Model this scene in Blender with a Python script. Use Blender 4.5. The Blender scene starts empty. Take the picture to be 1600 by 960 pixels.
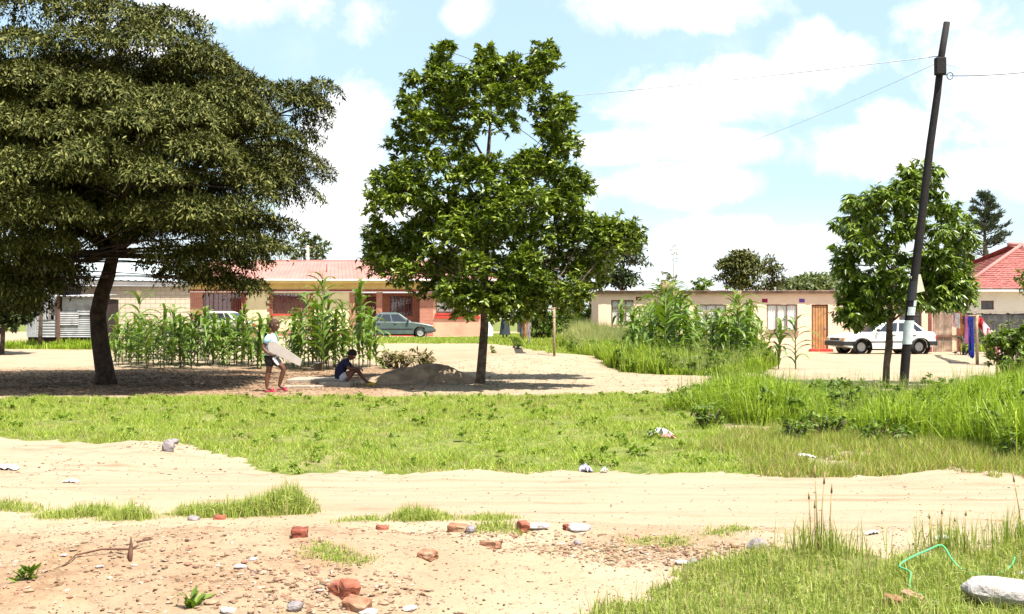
import bpy, bmesh, math, random
import numpy as np
from mathutils import Vector, Matrix, Euler

random.seed(11)
RS = np.random.RandomState(7)
SC = bpy.context.scene
COL = SC.collection
rad = math.radians

# ------------------------------------------------------------------ camera
FPX = 1700.0            # focal length in photo pixels (1600 wide)
HOR = 498.0             # photo row of the horizon
CZ = 1.45               # eye height
cam_d = bpy.data.cameras.new("camera")
cam = bpy.data.objects.new("camera", cam_d)
COL.objects.link(cam)
cam.location = (0, 0, CZ)
cam.rotation_euler = (rad(90) + math.atan((HOR - 480.0) / FPX), 0, 0)
cam_d.sensor_width = 36.0
cam_d.lens = 36.0 * FPX / 1600.0
cam_d.clip_start = 0.1
cam_d.clip_end = 5000
SC.camera = cam

# ------------------------------------------------------------------ light
SUN_DIR = Vector((0.30, -0.31, 0.90)).normalized()
sun_d = bpy.data.lights.new("sun", 'SUN')
sun = bpy.data.objects.new("sun", sun_d)
COL.objects.link(sun)
sun.location = (20, -10, 60)
sun_d.energy = 4.8
sun_d.angle = rad(0.5)
sun_d.color = (1.0, 0.955, 0.87)
sun.rotation_euler = (-SUN_DIR).to_track_quat('-Z', 'Y').to_euler()
SC.view_settings.view_transform = 'Standard'
SC.view_settings.look = 'None'
SC.view_settings.gamma = 1.0
SC.view_settings.use_curve_mapping = False
SC.view_settings.exposure = 1.44


class NT:
    """small helper that writes math node trees"""
    def __init__(self, tree):
        self.t = tree; self.n = tree.nodes; self.l = tree.links

    def node(self, typ, **kw):
        n = self.n.new(typ)
        for k, v in kw.items():
            setattr(n, k, v)
        return n

    def put(self, sock, v):
        if isinstance(v, bpy.types.NodeSocket):
            self.l.new(v, sock)
        elif v is not None:
            sock.default_value = v

    def math(self, op, a, b=None, c=None, clamp=False):
        n = self.node('ShaderNodeMath', operation=op)
        n.use_clamp = clamp
        self.put(n.inputs[0], a)
        if b is not None: self.put(n.inputs[1], b)
        if c is not None: self.put(n.inputs[2], c)
        return n.outputs[0]

    def ss(self, x, lo, hi, a=0.0, b=1.0):
        n = self.node('ShaderNodeMapRange', interpolation_type='SMOOTHSTEP')
        self.put(n.inputs['Value'], x)
        n.inputs['From Min'].default_value = lo; n.inputs['From Max'].default_value = hi
        n.inputs['To Min'].default_value = a; n.inputs['To Max'].default_value = b
        return n.outputs['Result']

    def noise(self, vec, scale, detail=4.0, rough=0.55, dist=0.0):
        n = self.node('ShaderNodeTexNoise')
        if vec is not None: self.l.new(vec, n.inputs['Vector'])
        n.inputs['Scale'].default_value = scale; n.inputs['Detail'].default_value = detail
        n.inputs['Roughness'].default_value = rough; n.inputs['Distortion'].default_value = dist
        return n.outputs['Fac']

    def mix(self, f, a, b, blend='MIX'):
        n = self.node('ShaderNodeMix', data_type='RGBA', blend_type=blend)
        self.put(n.inputs[0], f)
        for i, v in ((6, a), (7, b)):
            if isinstance(v, bpy.types.NodeSocket): self.l.new(v, n.inputs[i])
            else: n.inputs[i].default_value = (v[0], v[1], v[2], 1)
        return n.outputs[2]


# ------------------------------------------------------------------ sky with cumulus clouds
world = bpy.data.worlds.new("World")
SC.world = world
world.use_nodes = True
wt = NT(world.node_tree)
wt.n.clear()
w_out = wt.node('ShaderNodeOutputWorld')
w_bg = wt.node('ShaderNodeBackground')
w_bg.inputs['Strength'].default_value = 0.085
wt.l.new(w_bg.outputs[0], w_out.inputs[0])
sky = wt.node('ShaderNodeTexSky', sky_type='NISHITA')
sky.sun_disc = False
sky.sun_elevation = math.asin(SUN_DIR.z)
sky.sun_rotation = math.atan2(SUN_DIR.x, SUN_DIR.y)
sky.air_density = 0.9; sky.dust_density = 2.2; sky.ozone_density = 1.8
tc = wt.node('ShaderNodeTexCoord')
dirv = tc.outputs['Generated']
sep = wt.node('ShaderNodeSeparateXYZ'); wt.l.new(dirv, sep.inputs[0])
ay = wt.math('MAXIMUM', wt.math('ABSOLUTE', sep.outputs[1]), 0.04)
U = wt.math('DIVIDE', sep.outputs[0], ay)
V = wt.math('DIVIDE', sep.outputs[2], ay)
CLOUDS = [  # centre and half size of each cloud, in photo pixels
    (350, 6, 230, 50), (728, 14, 42, 44), (1050, 6, 150, 48), (1145, 140, 150, 62),
    (1262, 95, 80, 52), (1130, 225, 130, 32), (1345, 238, 130, 44), (1400, 205, 60, 50), (1560, 120, 120, 150),
    (1570, 270, 130, 60), (1050, 288, 140, 36), (545, 235, 70, 80), (540, 330, 110, 60), (1230, 372, 240, 36),
    (700, 330, 240, 30), (250, 90, 90, 30), (1490, 20, 70, 40), (960, 240, 70, 22)]
fld = None
for (px, py, a, b) in CLOUDS:
    du = wt.math('MULTIPLY_ADD', U, FPX / a, -(px - 800) / a)
    dv = wt.math('MULTIPLY_ADD', V, FPX / b, -(HOR - py) / b)
    r2 = wt.math('MULTIPLY_ADD', dv, dv, wt.math('MULTIPLY', du, du))
    val = wt.math('SUBTRACT', 1.0, wt.math('SQRT', r2))
    fld = val if fld is None else wt.math('MAXIMUM', fld, val)
n1 = wt.noise(dirv, 9.0, 9.0, 0.64, 0.35)
n2 = wt.noise(dirv, 2.6, 6.0, 0.55)
gen = wt.math('MULTIPLY_ADD', n2, 5.0, -2.75)
inside = wt.math('MAXIMUM', wt.ss(V, 0.30, 0.48), wt.ss(wt.math('ABSOLUTE', U), 0.49, 0.62))
gen = wt.math('MULTIPLY_ADD', wt.math('SUBTRACT', inside, 1.0), 6.0, gen)
fld = wt.math('MAXIMUM', fld, gen)
fld = wt.math('MULTIPLY_ADD', n1, 3.4, wt.math('SUBTRACT', fld, 1.72))
mask = wt.ss(fld, -0.25, 0.62)
haze = wt.ss(V, 0.13, 0.01, 0.0, 0.72)
wisp = wt.math('MULTIPLY_ADD', wt.ss(wt.noise(dirv, 5.5, 5.0, 0.6), 0.46, 0.74), 0.32, 0.02)
mask = wt.math('MAXIMUM', wt.math('MAXIMUM', mask, haze), wisp)
shade = wt.ss(wt.noise(dirv, 7.0, 7.0, 0.6), 0.36, 0.58)
ccol = wt.mix(shade, (4.9, 5.0, 5.3), (6.6, 6.55, 6.5))
skyc = wt.mix(0.52, sky.outputs[0], (3.7, 5.1, 5.7))
wt.l.new(wt.mix(mask, skyc, ccol), w_bg.inputs['Color'])

# ------------------------------------------------------------------ scene helpers
def link(name, me, parent=None, loc=(0, 0, 0)):
    o = bpy.data.objects.new(name, me)
    COL.objects.link(o)
    o.location = loc
    if parent is not None:
        o.parent = parent
    return o


def tag(o, label=None, cat=None, group=None, kind=None):
    if label: o['label'] = label
    if cat: o['category'] = cat
    if group: o['group'] = group
    if kind: o['kind'] = kind
    return o


def thing(name, label, cat, loc=(0, 0, 0), rz=0.0, group=None, scale=1.0):
    o = bpy.data.objects.new(name, None)
    COL.objects.link(o)
    o.empty_display_size = 0.2
    o.location = loc
    o.rotation_euler = (0, 0, rz)
    o.scale = (scale,) * 3
    return tag(o, label, cat, group)


def dup(root, loc, rz=0.0, scale=1.0, label=None, group=None):
    r = root.copy(); COL.objects.link(r)
    r.location = loc; r.rotation_euler = (0, 0, rz)
    r.scale = (scale,) * 3
    if label: r['label'] = label
    if group: r['group'] = group
    for ch in list(root.children):
        c = ch.copy(); COL.objects.link(c); c.parent = r
        for g in list(ch.children):
            d = g.copy(); COL.objects.link(d); d.parent = c
    return r


class MB:
    """collects simple shapes and links them as one mesh object"""
    def __init__(self):
        self.v = []; self.f = []; self.m = []; self.s = []

    def add(self, vs, fs, mi=0, smooth=False):
        b = len(self.v)
        self.v.extend([tuple(p) for p in vs])
        for f in fs:
            self.f.append([i + b for i in f]); self.m.append(mi); self.s.append(smooth)

    def box(self, x0, x1, y0, y1, z0, z1, mi=0, M=None):
        vs = [Vector(p) for p in ((x0, y0, z0), (x1, y0, z0), (x1, y1, z0), (x0, y1, z0),
                                  (x0, y0, z1), (x1, y0, z1), (x1, y1, z1), (x0, y1, z1))]
        if M is not None: vs = [M @ p for p in vs]
        self.add(vs, [(0, 3, 2, 1), (4, 5, 6, 7), (0, 1, 5, 4), (1, 2, 6, 5), (2, 3, 7, 6), (3, 0, 4, 7)], mi)

    def quad(self, a, b, c, d, mi=0):
        self.add([a, b, c, d], [(0, 1, 2, 3)], mi)

    def poly(self, pts, mi=0):
        self.add(pts, [tuple(range(len(pts)))], mi)

    def tube(self, pts, r, n=8, mi=0, smooth=True, cap=True, flat=None):
        pts = [Vector(p) for p in pts]
        if not hasattr(r, '__len__'): r = [r] * len(pts)
        vs = []; up = Vector((0, 0, 1))
        prev = None
        for i, p in enumerate(pts):
            t = (pts[min(i + 1, len(pts) - 1)] - pts[max(i - 1, 0)])
            t = t.normalized() if t.length > 1e-9 else Vector((0, 0, 1))
            if prev is None:
                a = t.cross(up) if abs(t.dot(up)) < 0.95 else t.cross(Vector((0, 1, 0)))
            else:
                a = prev - t * prev.dot(t)
            a.normalize(); prev = a
            b = t.cross(a)
            for k in range(n):
                an = 2 * math.pi * k / n
                vs.append(p + (a * math.cos(an) + b * math.sin(an)) * r[i])
        fs = []
        for i in range(len(pts) - 1):
            for k in range(n):
                fs.append((i * n + k, i * n + (k + 1) % n, (i + 1) * n + (k + 1) % n, (i + 1) * n + k))
        if cap:
            fs.append(tuple(range(n - 1, -1, -1)))
            fs.append(tuple((len(pts) - 1) * n + k for k in range(n)))
        self.add(vs, fs, mi, smooth)

    def lathe(self, prof, n=16, mi=0, M=None, smooth=True):
        vs = []
        for (r, z) in prof:
            for k in range(n):
                an = 2 * math.pi * k / n
                p = Vector((r * math.cos(an), r * math.sin(an), z))
                vs.append(M @ p if M is not None else p)
        fs = []
        for i in range(len(prof) - 1):
            for k in range(n):
                fs.append((i * n + k, i * n + (k + 1) % n, (i + 1) * n + (k + 1) % n, (i + 1) * n + k))
        self.add(vs, fs, mi, smooth)

    def ball(self, c, r, n=10, m=7, mi=0, R=None):
        if not hasattr(r, '__len__'): r = (r, r, r)
        vs = []
        for i in range(m + 1):
            th = math.pi * i / m
            for k in range(n):
                ph = 2 * math.pi * k / n
                p = Vector((r[0] * math.sin(th) * math.cos(ph), r[1] * math.sin(th) * math.sin(ph), r[2] * math.cos(th)))
                if R is not None: p = R @ p
                vs.append(p + Vector(c))
        fs = []
        for i in range(m):
            for k in range(n):
                fs.append((i * n + k, (i + 1) * n + k, (i + 1) * n + (k + 1) % n, i * n + (k + 1) % n))
        self.add(vs, fs, mi, True)

    def prism(self, poly, y0, y1, mi=0, M=None):
        """polygon in x,z pushed from y0 to y1"""
        n = len(poly)
        vs = [Vector((x, y0, z)) for x, z in poly] + [Vector((x, y1, z)) for x, z in poly]
        if M is not None: vs = [M @ p for p in vs]
        fs = [tuple(range(n)), tuple(range(2 * n - 1, n - 1, -1))]
        for i in range(n):
            j = (i + 1) % n
            fs.append((i, i + n, j + n, j))
        self.add(vs, fs, mi)

    def mesh(self, name, mats):
        me = bpy.data.meshes.new(name)
        me.from_pydata([tuple(p) for p in self.v], [], self.f)
        for m in (mats if isinstance(mats, (list, tuple)) else [mats]):
            me.materials.append(m)
        me.polygons.foreach_set('material_index', self.m)
        me.polygons.foreach_set('use_smooth', self.s)
        bm = bmesh.new(); bm.from_mesh(me)
        bmesh.ops.recalc_face_normals(bm, faces=bm.faces)
        bm.to_mesh(me); bm.free()
        me.update()
        return me

    def build(self, name, mats, parent=None, loc=(0, 0, 0), bevel=0.0, seg=2):
        o = link(name, self.mesh(name, mats), parent, loc)
        if bevel:
            md = o.modifiers.new('bevel', 'BEVEL'); md.width = bevel; md.segments = seg
            md.limit_method = 'ANGLE'; md.angle_limit = rad(40)
        return o


def np_mesh(name, verts, faces, mat, smooth=False):
    """fast mesh from numpy arrays; faces all of one size"""
    me = bpy.data.meshes.new(name)
    nv, nf, k = len(verts), len(faces), faces.shape[1]
    me.vertices.add(nv); me.loops.add(nf * k); me.polygons.add(nf)
    me.vertices.foreach_set('co', np.ascontiguousarray(verts, dtype=np.float32).ravel())
    me.loops.foreach_set('vertex_index', np.ascontiguousarray(faces, dtype=np.int32).ravel())
    me.polygons.foreach_set('loop_start', np.arange(0, nf * k, k, dtype=np.int32))
    me.polygons.foreach_set('loop_total', np.full(nf, k, dtype=np.int32))
    me.polygons.foreach_set('use_smooth', np.full(nf, smooth, dtype=bool))
    if mat is not None: me.materials.append(mat)
    me.update(calc_edges=True)
    return me


# ------------------------------------------------------------------ value noise and ground height
_T = RS.rand(64, 64, 8)
def vnoise(x, y, s, ch=0):
    x = np.asarray(x, float) * s + 1000.37; y = np.asarray(y, float) * s + 1000.71
    xi = np.floor(x).astype(int); yi = np.floor(y).astype(int)
    fx = x - xi; fy = y - yi
    fx = fx * fx * (3 - 2 * fx); fy = fy * fy * (3 - 2 * fy)
    T = _T[:, :, ch]
    a = T[xi % 64, yi % 64]; b = T[(xi + 1) % 64, yi % 64]
    c = T[xi % 64, (yi + 1) % 64]; d = T[(xi + 1) % 64, (yi + 1) % 64]
    return (a * (1 - fx) + b * fx) * (1 - fy) + (c * (1 - fx) + d * fx) * fy - 0.5


def fbm(x, y, s, ch=0, o=4):
    r = 0; a = 1.0
    for i in range(o):
        r = r + a * vnoise(x, y, s * 2.03 ** i, (ch + i) % 8); a *= 0.5
    return r


def sstep(a, b, x):
    t = np.clip((np.asarray(x, float) - a) / (b - a), 0, 1)
    return t * t * (3 - 2 * t)


def wx(px, Y): return (px - 800.0) / FPX * Y
def wz(py, Y): return CZ + (HOR - py) / FPX * Y
def flat(px, py):
    Y = FPX * CZ / (py - HOR)
    return ((px - 800.0) / FPX * Y, Y)


def inpoly(x, y, poly):
    x = np.asarray(x, float); y = np.asarray(y, float)
    r = np.zeros(x.shape, bool)
    n = len(poly)
    for i in range(n):
        x0, y0 = poly[i]; x1, y1 = poly[(i + 1) % n]
        if y0 == y1: continue
        c = ((y0 > y) != (y1 > y)) & (x < (x1 - x0) * (y - y0) / (y1 - y0) + x0)
        r ^= c
    return r


def region(pts): return [flat(*p) for p in pts]
VERGE = region([(-400, 624), (0, 626), (200, 623), (600, 621), (1000, 617), (1075, 612), (1110, 660), (1190, 705), (1170, 738), (1080, 738),
                (1000, 738), (800, 738), (650, 738), (520, 735), (430, 729), (350, 716), (320, 706), (250, 701), (120, 698), (0, 691), (-400, 684)])
TALL = region([(1050, 645), (1075, 618), (1120, 602), (1180, 598), (1250, 607), (1330, 613), (1400, 616), (1480, 611), (1560, 607), (2000, 605),
               (2000, 738), (1600, 728), (1500, 706), (1380, 690), (1280, 676), (1180, 672), (1100, 664)])
DRYV = region([(1170, 738), (1110, 712), (1150, 680), (1280, 676), (1500, 706), (2000, 735), (2000, 748), (1600, 743), (1400, 744), (1250, 742)])
FORE = region([(850, 975), (950, 935), (1040, 915), (1120, 882), (1230, 862), (1290, 852), (1420, 858), (1600, 842), (2100, 830), (2300, 1300), (700, 1300)])
BANK = [flat(880, 552), flat(925, 572), flat(960, 585), flat(1040, 588), flat(1110, 590), flat(1180, 582), flat(1212, 572), (9.2, 40), (9.8, 47.5), (3.2, 47.5), (2.0, 52)]
LAWN = [(-9, 51), (-6, 50), (-1.0, 49), (1.2, 42), (2.4, 33.5), (3.2, 36), (2.3, 47), (2.9, 75), (-2, 75), (-1.0, 62), (-9, 59.0)]
ROAD = region([(-500, 684), (0, 692), (250, 703), (420, 730), (650, 739), (1000, 739), (1170, 741), (1600, 745), (2200, 750), (2400, 836), (1600, 838),
               (1280, 842), (1000, 838), (700, 812), (480, 795), (250, 775), (0, 765), (-700, 755)])
TUFTS = [flat(*p) + (s,) for p, s in (((300, 803), .13), ((330, 806), .15), ((365, 806), .18), ((400, 803), .2), ((432, 800), .25), ((452, 796), .27),
         ((90, 808), .1), ((130, 805), .13), ((160, 802), .13), ((205, 812), .16), ((10, 792), .1), ((40, 796), .08), ((645, 814), .14), ((665, 814), .12),
         ((680, 812), .09), ((750, 814), .07), ((775, 814), .08), ((765, 838), .07), ((790, 840), .08), ((545, 818), .05), ((580, 815), .06),
         ((520, 902), .06), ((548, 905), .06), ((1000, 848), .05), ((1060, 845), .05), ((1120, 836), .05), ((1150, 832), .05), ((1040, 850), .05), ((500, 897), .05))]


def height(x, y):
    x = np.asarray(x, float); y = np.asarray(y, float)
    z = 0.36 * sstep(30, 54, y) * (1 - sstep(2.5, 9, x))
    z = z + 0.44 * np.exp(-(((x - 0.9) / 2.6) ** 2 + ((y - 31.5) / 2.6) ** 2))
    z = z + 0.12 * np.exp(-(((x - 4.4) / 2.5) ** 2 + ((y - 36) / 5) ** 2))
    z = z + 0.05 * sstep(10.2, 12, y) * (1 - sstep(18.5, 20.5, y))
    z = z + 0.15 * np.exp(-(((x + 1.9) / 1.7) ** 2 + ((y - 6.4) / 1.0) ** 2))          # low rubble bank, left front
    z = z + 0.05 * np.exp(-(((x - 0.3) / 0.8) ** 2 + ((y - 7.4) / 0.35) ** 2))
    near = 1 - sstep(14, 30, y)
    rd = sstep(7.2, 7.8, y) * (1 - sstep(9.6, 10.3, y))
    z = z + near * (1 - 0.75 * rd) * (0.05 * fbm(x, y, 1.1, 0) + 0.035 * fbm(x, y, 4.0, 2) + 0.014 * fbm(x, y, 13.0, 4, 2))
    z = z - 0.018 * np.exp(-((y - 8.3 - 0.1 * np.sin(x * .8)) / 0.16) ** 2) - 0.018 * np.exp(-((y - 9.5 - 0.1 * np.sin(x * .7)) / 0.18) ** 2)
    z = z + 0.05 * fbm(x, y, 0.35, 5, 3) * sstep(10, 24, y)
    return z


def hz(x, y): return float(height(x, y))


def G(px, py):
    """the ground point seen at a photo pixel"""
    lo, hi = 2.0, 400.0
    prev = None
    Y = 3.0
    while Y < 300:
        d = wz(py, Y) - hz(wx(px, Y), Y)
        if d < 0:
            a, b = prev, Y
            for _ in range(30):
                m = (a + b) / 2
                if wz(py, m) - hz(wx(px, m), m) < 0: b = m
                else: a = m
            return Vector((wx(px, b), b, hz(wx(px, b), b)))
        prev = Y; Y *= 1.02
    return Vector((wx(px, Y), Y, hz(wx(px, Y), Y)))
# ------------------------------------------------------------------ materials
def new_mat(name):
    m = bpy.data.materials.new(name); m.use_nodes = True
    t = NT(m.node_tree)
    b = m.node_tree.nodes['Principled BSDF']
    return m, t, b


def mat(name, col, rough=0.7, var=0.12, scale=6.0, bump=0.0, bscale=40.0, spec=0.3, metal=0.0, dirt=None, dscale=2.0, dlo=.5, dhi=.75):
    m, t, b = new_mat(name)
    g = t.node('ShaderNodeTexCoord').outputs['Object']
    n = t.noise(g, scale, 5.0)
    dk = tuple(c * (1 - var * 2) for c in col); lt = tuple(min(1, c * (1 + var)) for c in col)
    c = t.mix(t.ss(n, 0.3, 0.7), dk, lt)
    if dirt:
        c = t.mix(t.ss(t.noise(g, dscale, 6.0, 0.65), dlo, dhi), c, dirt)
    t.l.new(c, b.inputs['Base Color'])
    b.inputs['Roughness'].default_value = rough
    b.inputs['Specular IOR Level'].default_value = spec
    b.inputs['Metallic'].default_value = metal
    if bump:
        bn = t.node('ShaderNodeBump'); bn.inputs['Strength'].default_value = bump; bn.inputs['Distance'].default_value = 0.02
        t.l.new(t.noise(g, bscale, 5.0), bn.inputs['Height']); t.l.new(bn.outputs[0], b.inputs['Normal'])
    return m


def leaf_mat(name, cols, trans=0.35, rough=0.5, spec=0.35):
    """leaf or blade: colour differs from leaf to leaf, some light goes through"""
    m, t, b = new_mat(name)
    gi = t.node('ShaderNodeNewGeometry')
    r = t.node('ShaderNodeValToRGB')
    t.l.new(gi.outputs['Random Per Island'], r.inputs[0])
    el = r.color_ramp.elements
    for i, c in enumerate(cols):
        p = i / max(1, len(cols) - 1)
        e = el[i] if i < 2 else el.new(p)
        if i < 2: e.position = p
        e.color = (c[0], c[1], c[2], 1)
    t.l.new(r.outputs[0], b.inputs['Base Color'])
    b.inputs['Roughness'].default_value = rough; b.inputs['Specular IOR Level'].default_value = spec
    tr = t.node('ShaderNodeBsdfTranslucent')
    t.l.new(t.mix(1.0, r.outputs[0], (1.25, 1.3, 0.5), 'MULTIPLY'), tr.inputs['Color'])
    mx = t.node('ShaderNodeMixShader'); mx.inputs[0].default_value = trans
    t.l.new(b.outputs[0], mx.inputs[1]); t.l.new(tr.outputs[0], mx.inputs[2])
    t.l.new(mx.outputs[0], m.node_tree.nodes['Material Output'].inputs['Surface'])
    return m


def ground_material():
    m, t, b = new_mat('earth')
    g = t.node('ShaderNodeTexCoord').outputs['Object']
    at = lambda n: t.node('ShaderNodeAttribute', attribute_name=n).outputs['Fac']
    n1 = t.noise(g, 0.9, 6.0, 0.6); n2 = t.noise(g, 7.0, 6.0, 0.65); n3 = t.noise(g, 45.0, 4.0, 0.6)
    sand = t.mix(t.ss(n1, 0.32, 0.68), (0.27, 0.207, 0.138), (0.31, 0.248, 0.172))
    sand = t.mix(t.math('MULTIPLY', t.ss(n2, 0.52, 0.72), 0.6), sand, (0.235, 0.150, 0.092))
    sand = t.mix(t.math('MULTIPLY', t.ss(n3, 0.56, 0.75), 0.55), sand, (0.165, 0.105, 0.065))
    # long wheel streaks on the road
    mp = t.node('ShaderNodeMapping'); t.l.new(g, mp.inputs[0]); mp.inputs['Scale'].default_value = (0.35, 5.0, 1)
    n4 = t.noise(mp.outputs[0], 1.3, 6.0, 0.65, 0.4)
    n5 = t.noise(g, 1.7, 5.0, 0.6)
    road = t.mix(t.ss(n4, 0.35, 0.7), (0.292, 0.228, 0.160), (0.262, 0.190, 0.128))
    road = t.mix(t.math('MULTIPLY', t.ss(n4, 0.52, 0.68), t.ss(n5, 0.42, 0.62)), road, (0.215, 0.135, 0.085))
    road = t.mix(t.math('MULTIPLY', t.ss(n3, 0.58, 0.75), 0.4), road, (0.18, 0.115, 0.07))
    sand = t.mix(at('road'), sand, road)
    soil = t.mix(t.ss(n2, 0.3, 0.7), (0.175, 0.104, 0.062), (0.285, 0.188, 0.115))
    soil = t.mix(t.math('MULTIPLY', t.ss(n3, 0.5, 0.72), 0.65), soil, (0.105, 0.062, 0.04))
    soil = t.mix(t.math('MULTIPLY', t.ss(n1, 0.5, 0.66), 0.5), soil, (0.29, 0.215, 0.145))
    c = t.mix(at('soil'), sand, soil)
    gr = t.mix(t.ss(n2, 0.35, 0.65), (0.075, 0.105, 0.018), (0.15, 0.165, 0.045))
    gr = t.mix(t.math('MULTIPLY', t.ss(n3, 0.52, 0.7), 0.6), gr, (0.19, 0.14, 0.075))
    gr = t.mix(t.math('MULTIPLY', t.ss(n1, 0.55, 0.7), 0.7), gr, (0.24, 0.18, 0.105))
    gf = t.ss(t.math('MULTIPLY_ADD', t.math('SUBTRACT', n2, 0.5), 0.9, at('grass')), 0.3, 0.62)
    c = t.mix(gf, c, gr)
    t.l.new(c, b.inputs['Base Color'])
    b.inputs['Roughness'].default_value = 0.95; b.inputs['Specular IOR Level'].default_value = 0.1
    bn = t.node('ShaderNodeBump'); bn.inputs['Strength'].default_value = 0.7; bn.inputs['Distance'].default_value = 0.012
    t.l.new(t.math('ADD', n3, t.math('MULTIPLY', n2, 1.5)), bn.inputs['Height']); t.l.new(bn.outputs[0], b.inputs['Normal'])
    return m


EARTH = ground_material()
M = {}
M['bark_dark'] = mat('bark_dark', (0.05, 0.032, 0.022), 0.9, .3, 9, 1.0, 26)
M['bark_grey'] = mat('bark_grey', (0.12, 0.085, 0.06), 0.9, .3, 9, 1.0, 30)
M['leaf_big'] = leaf_mat('leaf_big', [(0.018, 0.024, 0.004), (0.038, 0.046, 0.007), (0.075, 0.082, 0.013), (0.19, 0.185, 0.06)], 0.04, 0.6, 0.12)
M['leaf_mid'] = leaf_mat('leaf_mid', [(0.026, 0.046, 0.005), (0.07, 0.11, 0.009), (0.15, 0.205, 0.016), (0.25, 0.29, 0.035)], 0.2, 0.42, 0.4)
M['leaf_mango'] = leaf_mat('leaf_mango', [(0.03, 0.055, 0.005), (0.075, 0.125, 0.009), (0.145, 0.21, 0.015), (0.23, 0.285, 0.035)], 0.25, 0.36, 0.5)
M['leaf_far'] = leaf_mat('leaf_far', [(0.03, 0.05, 0.012), (0.06, 0.085, 0.02), (0.11, 0.13, 0.03), (0.15, 0.16, 0.05)], 0.2, 0.5)
M['leaf_fir'] = leaf_mat('leaf_fir', [(0.02, 0.035, 0.02), (0.04, 0.06, 0.03), (0.06, 0.08, 0.035)], 0.15, 0.5)
M['leaf_bush'] = leaf_mat('leaf_bush', [(0.046, 0.086, 0.009), (0.103, 0.167, 0.016), (0.184, 0.247, 0.034)], 0.3, 0.5)
M['leaf_hedge'] = leaf_mat('leaf_hedge', [(0.018, 0.03, 0.010), (0.03, 0.05, 0.012), (0.06, 0.085, 0.02)], 0.15, 0.5)
M['leaf_dry'] = leaf_mat('leaf_dry', [(0.05, 0.055, 0.015), (0.12, 0.11, 0.04), (0.20, 0.165, 0.085), (0.25, 0.19, 0.11)], 0.25, 0.7, 0.2)
M['maize'] = leaf_mat('maize', [(0.047, 0.094, 0.011), (0.094, 0.158, 0.018), (0.152, 0.222, 0.035)], 0.25, 0.45, 0.4)
M['stalk'] = mat('stalk', (0.16, 0.17, 0.05), 0.6, .3, 12)
M['tassel'] = mat('tassel', (0.33, 0.24, 0.11), 0.8, .2, 12)
M['leaf_clover'] = leaf_mat('leaf_clover', [(0.09, 0.15, 0.014), (0.15, 0.225, 0.02), (0.21, 0.28, 0.035)], 0.3, .6, .2)
M['leaf_litter'] = leaf_mat('leaf_litter', [(0.05, 0.028, 0.016), (0.10, 0.06, 0.035), (0.17, 0.11, 0.06)], 0.0, .9, .1)
M['blade'] = leaf_mat('blade', [(0.114, 0.174, 0.019), (0.202, 0.282, 0.027), (0.269, 0.356, 0.038), (0.336, 0.403, 0.061), (0.430, 0.390, 0.134)], 0.32, 0.55, 0.3)
M['blade_tall'] = leaf_mat('blade_tall', [(0.085, 0.142, 0.010), (0.185, 0.270, 0.016), (0.270, 0.369, 0.026), (0.369, 0.440, 0.064)], 0.36, 0.5, 0.3)
M['blade_dry'] = leaf_mat('blade_dry', [(0.150, 0.180, 0.045), (0.255, 0.255, 0.075), (0.360, 0.300, 0.135), (0.300, 0.195, 0.105)], 0.3, 0.7, 0.2)
M['blade_pale'] = leaf_mat('blade_pale', [(0.195, 0.234, 0.065), (0.286, 0.305, 0.117), (0.377, 0.364, 0.182)], 0.4, 0.7, 0.2)
M['blade_fore'] = leaf_mat('blade_fore', [(0.150, 0.210, 0.033), (0.247, 0.307, 0.053), (0.323, 0.375, 0.083), (0.435, 0.405, 0.165)], 0.32, 0.55, 0.3)
M['reed'] = leaf_mat('reed', [(0.14, 0.16, 0.05), (0.25, 0.19, 0.08), (0.22, 0.13, 0.06)], 0.15, 0.7, 0.2)

M['cream_wall'] = mat('cream_wall', (0.68, 0.57, 0.34), .85, .05, 1.5, .2, 60, dirt=(.50, .38, .2), dscale=1.1, dlo=.55, dhi=.85)
M['peach_wall'] = mat('peach_wall', (0.78, 0.55, 0.40), .85, .04, 1.2, .25, 60, dirt=(.52, .34, .21), dscale=.9, dlo=.55, dhi=.9)
M['salmon_wall'] = mat('salmon_wall', (0.66, 0.33, 0.22), .85, .06, 1.2, .25, 60, dirt=(.5, .22, .15), dscale=1.1)
M['white_wall'] = mat('white_wall', (0.72, 0.66, 0.56), .85, .04, 1.2, .2, 60, dirt=(.45, .4, .33), dscale=1.2, dlo=.55, dhi=.9)
M['block'] = mat('block', (0.50, 0.41, 0.31), .9, .07, 3.0, .5, 50)
M['mortar'] = mat('mortar', (0.33, 0.27, 0.21), .95, .08, 3.0)
M['brick_red'] = mat('brick_red', (0.27, 0.085, 0.05), .9, .22, 14, .4, 60)
M['brick_dark'] = mat('brick_dark', (0.19, 0.05, 0.03), .9, .22, 14, .5, 60, dirt=(.26, .18, .12), dscale=16, dlo=.55, dhi=.75)
M['brick_pale'] = mat('brick_pale', (0.29, 0.14, 0.08), .9, .22, 14, .5, 60, dirt=(.30, .22, .15), dscale=16, dlo=.5, dhi=.7)
M['roof_pink'] = mat('roof_pink', (0.34, 0.165, 0.145), .9, .06, 1.0, spec=.05, dirt=(.29, .125, .11), dscale=1.2)
M['roof_tile'] = mat('roof_tile', (0.33, 0.125, 0.11), .9, .12, 5.0, spec=.1, dirt=(.21, .055, .05), dscale=3)
M['roof_blue'] = mat('roof_blue', (0.46, 0.52, 0.53), .5, .05, 1.0, spec=.4, dirt=(.34, .36, .36), dscale=1.5)
M['fascia_red'] = mat('fascia_red', (0.27, 0.045, 0.03), .6, .1, 3)
M['fascia_yellow'] = mat('fascia_yellow', (0.62, 0.46, 0.17), .7, .06, 2)
M['fascia_grey'] = mat('fascia_grey', (0.20, 0.18, 0.17), .8, .12, 2)
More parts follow.
